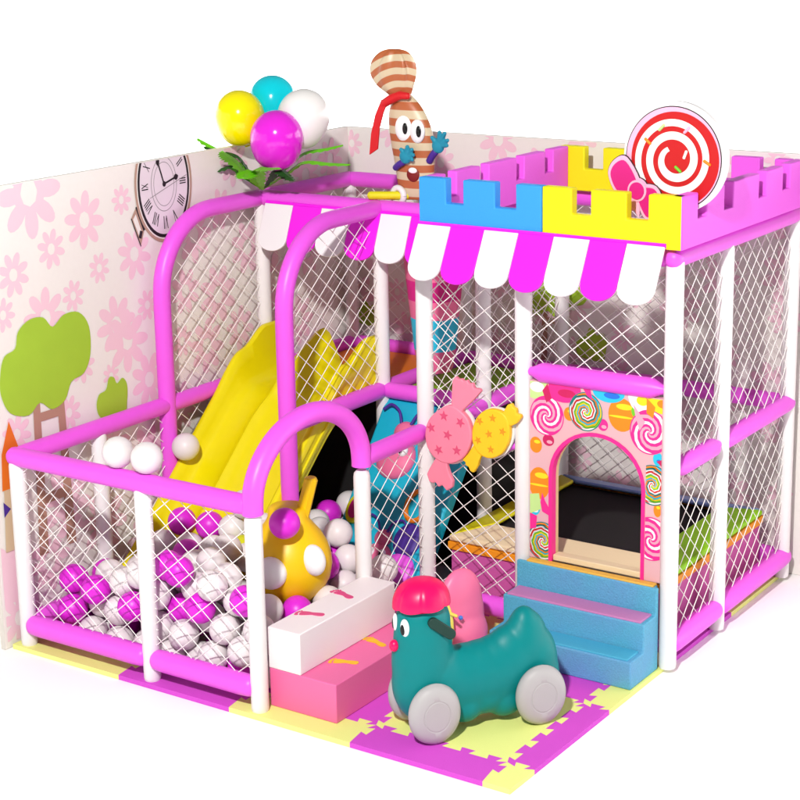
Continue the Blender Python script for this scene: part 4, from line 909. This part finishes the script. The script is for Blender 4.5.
# ------------------------------------------------------------------ striped candy figure and the hanging bag
def striped():
    m = bpy.data.materials.new('striped_paint'); m.use_nodes = True; nt = m.node_tree; b = nt.nodes['Principled BSDF']; b.inputs['Roughness'].default_value = .4
    tc = nt.nodes.new('ShaderNodeTexCoord'); w = nt.nodes.new('ShaderNodeTexWave'); w.bands_direction = 'Z'; w.inputs['Scale'].default_value = 4.2; w.inputs['Distortion'].default_value = 3.2; w.inputs['Detail'].default_value = 0; w.inputs['Detail Scale'].default_value = .5
    cr_ = nt.nodes.new('ShaderNodeValToRGB'); cr_.color_ramp.interpolation = 'EASE'; cr_.color_ramp.elements[0].position = .42; cr_.color_ramp.elements[1].position = .56
    cr_.color_ramp.elements[0].color = (*[lin(c) for c in (176, 96, 54)], 1); cr_.color_ramp.elements[1].color = (*[lin(c) for c in (206, 188, 156)], 1)
    nt.links.new(tc.outputs['Object'], w.inputs['Vector']); nt.links.new(w.outputs['Fac'], cr_.inputs['Fac']); nt.links.new(cr_.outputs['Color'], b.inputs['Base Color']); return m
M_str = striped()
M_frill = striped(); M_frill.name = 'striped_wrapper_paint'
for nd in M_frill.node_tree.nodes:
    if nd.bl_idname == 'ShaderNodeTexWave':
        nd.wave_type = 'RINGS'; nd.rings_direction = 'SPHERICAL'; nd.inputs['Scale'].default_value = 5.2; nd.inputs['Distortion'].default_value = 1.2
        mp = M_frill.node_tree.nodes.new('ShaderNodeMapping'); mp.inputs['Location'].default_value = (.045, -.03, -.40)
        tcn = [q_ for q_ in M_frill.node_tree.nodes if q_.bl_idname == 'ShaderNodeTexCoord'][0]
        M_frill.node_tree.links.new(tcn.outputs['Object'], mp.inputs['Vector']); M_frill.node_tree.links.new(mp.outputs['Vector'], nd.inputs['Vector'])
YF_ = 1.775
cf_ = thing('candy_figure', 'orange and cream striped candy figure with big eyes, red scarf and teal hands', 'candy figure', (.86, YF_, 1.79))
def puff(name, P, y, th, m, par, bev): 
    q = MB(); q.prism(P, (0, y, 0), (1, 0, 0), (0, 0, 1), (0, th, 0)); return q.build(name, m, par, bevel=bev, seg=4)
def loft(name, secs, m, flute=0.0, nf=9):
    """rounded body from (z, centre x, half width, half depth) sections"""
    S = []
    for k in range(len(secs) - 1):
        p0, p1, p2, p3 = secs[max(k - 1, 0)], secs[k], secs[k + 1], secs[min(k + 2, len(secs) - 1)]
        for u in range(5):
            a = u / 5; S.append([.5 * (2 * p1[d] + (p2[d] - p0[d]) * a + (2 * p0[d] - 5 * p1[d] + 4 * p2[d] - p3[d]) * a * a + (3 * p1[d] - p0[d] - 3 * p2[d] + p3[d]) * a ** 3) for d in range(4)])
    S.append(secs[-1]); n = 54; q = MB(); V = []; F = []; z0 = secs[0][0]; z1 = secs[-1][0]
    for z, cx, w, dp_ in S:
        f = flute * max(0, (z - z0) / (z1 - z0))
        for k in range(n):
            a = 2 * math.pi * k / n; g = 1 + f * math.cos(nf * a); V.append((cx + w * g * math.cos(a), YF_ + .04 + dp_ * g * math.sin(a), z + .25 * w * f * math.cos(nf * a)))
    for i_ in range(len(S) - 1):
        for k in range(n): F.append((i_ * n + k, i_ * n + (k + 1) % n, (i_ + 1) * n + (k + 1) % n, (i_ + 1) * n + k))
    F.append(tuple(range(n))[::-1]); F.append(tuple(range((len(S) - 1) * n, len(S) * n))); q.add(V, F)
    return q.build(name, m, cf_, smooth=True, auto=70)
loft('figure_body', [(1.80, .872, .085, .035), (1.86, .872, .098, .042), (1.94, .869, .106, .046), (2.03, .862, .117, .050), (2.12, .848, .118, .050), (2.19, .832, .104, .046), (2.245, .820, .076, .040), (2.285, .808, .044, .030)], M_str)
loft('top_wrapper', [(2.262, .806, .046, .030), (2.285, .790, .062, .036), (2.325, .765, .098, .044), (2.375, .755, .118, .046), (2.42, .756, .112, .044), (2.455, .760, .092, .038), (2.482, .764, .062, .026), (2.494, .766, .030, .012), (2.496, .766, .004, .002)], M_frill, .22, 7)
def blob2(name, c, r, m, par): 
    q = MB(); q.ball(c, r, 24); return q.build(name, m, par, smooth=True)
for x, z, rx, rz in ((.838, 2.132, .048, .062), (.914, 2.122, .040, .056)):
    e = blob2('eye', (x, YF_ - .002, z), (rx, .020, rz), M_eyew, cf_); blob2('pupil', (x + .018, YF_ - .020, z + .002), (.014, .006, .027), M_pupil, e)
mo = blob2('mouth', (.885, YF_ - .001, 1.918), (.036, .010, .036), M_mouth, cf_); blob2('teeth', (.888, YF_ - .008, 1.938), (.024, .006, .014), M_eyew, mo)
q = MB(); q.tube([(.735, YF_ - .012, 2.245), (.78, YF_ - .014, 2.270), (.83, YF_ - .014, 2.288), (.868, YF_ - .010, 2.285)], [.020, .022, .020, .016], 14); sf = q.build('scarf', M_scarf, cf_, smooth=True)
puff('scarf_tail', [(.728, 2.265), (.765, 2.262), (.735, 2.20), (.712, 2.13), (.700, 2.03), (.652, 2.00), (.664, 2.10), (.690, 2.19)], YF_ - .026, .012, M_scarf, sf, .003)
q = MB(); q.tube(open_curve([(.79, YF_ - .004, 1.945), (.815, YF_ - .016, 1.962), (.842, YF_ - .02, 1.975)], 4), .016, 12); q.build('arm', M_purple, cf_, smooth=True); q = MB(); q.tube(open_curve([(.965, YF_ + .02, 1.985), (.99, YF_ + .012, 2.015), (1.005, YF_ + .01, 2.03)], 4), .017, 12); q.build('arm', M_purple, cf_, smooth=True)
def glove(c, fingers, par):
    q = MB(); c = Vector(c); q.ball(c, (.034, .018, .036), 20)
    for (dx, dz, l, r) in fingers: d = Vector((dx, -.15, dz)).normalized(); q.tube([c + d * .015, c + d * (.03 + l * .5), c + d * (.03 + l) + Vector((0, -.004, 0))], [r, r, r * .85], 10)
    return q.build('hand', M_glove, par, smooth=True, remesh=.0035, relax=4)
glove((.862, YF_ - .026, 2.005), [(.35, .9, .022, .012), (.75, .6, .028, .012), (.95, .2, .024, .011), (.9, -.25, .018, .011), (-.45, .75, .01, .011)], cf_)
glove((1.025, YF_ + .004, 2.06), [(-.55, .8, .018, .012), (.25, .95, .040, .0115), (.6, .8, .050, .0115), (.9, .45, .040, .011), (1, .1, .028, .0105)], cf_)
bar = thing('hanging_bar', 'yellow padded bar with a white ring lying over the top rails', 'bar', (.7, 1.74, 1.81))
q = MB(); q.tube([(.68, 1.715, 1.812), (1.30, 2.02, 1.814)], .020, 18); q.build('bar_tube', M_padyel, bar, smooth=True)
q = MB(); dd = Vector((.62, .305, 0)).normalized(); s2 = (dd.cross(Vector((0, 0, 1))) * .6 + dd * .8); cc = Vector((.80, 1.774, 1.8125)); q.tube([cc + (s2 * math.cos(a) + Vector((0, 0, 1)) * math.sin(a)) * .036 for a in [2 * math.pi * k / 32 for k in range(33)]], .015, 12, cap='flat'); q.build('ring', M_white, bar, smooth=True)
bg = thing('hanging_bag', 'patchwork punch bag of pink, crimson, teal and blue panels hanging below the yellow bar', 'punch bag', (1.02, 1.88, 1.0))
q = MB(); n = 32; prof = [(.080, .95), (.088, .97), (.102, 1.06), (.118, 1.22), (.128, 1.31), (.138, 1.41), (.150, 1.54), (.158, 1.65), (.15, 1.69), (.04, 1.73)]; V = []; F = []; MI = []
for r, z in prof:
    for k in range(n): a = 2 * math.pi * k / n; V.append((0.925 + r * math.cos(a), 1.885 + r * math.sin(a), z))
for i in range(len(prof) - 1):
    for k in range(n): F.append((i * n + k, i * n + (k + 1) % n, (i + 1) * n + (k + 1) % n, (i + 1) * n + k)); MI.append([[0, 0, 0, 0], [0, 4, 0, 0], [3, 3, 3, 3], [0, 4, 0, 4], [1, 1, 1, 1], [0, 4, 0, 4], [1, 4, 1, 4], [0, 0, 0, 0], [0, 0, 0, 0]][i][(k // 8) % 4])
q.add(V, F); q.m = MI; q.f.append(tuple(range(n))[::-1]); q.m.append(0)
q.build('bag', [M_bug, M_bow, M_teal, INK['cyan'], M_rpink], bg, smooth=True, auto=50)
q = MB(); q.tube([(.925, 1.885, 1.725), (.925, 1.865, 1.80)], .008, 8, cap='flat'); q.build('strap', M_black, bg, smooth=True)

# ------------------------------------------------------------------ tidy helper properties
for o in bpy.data.objects:
    for k in ('_at', '_local'):
        if k in o: del o[k]
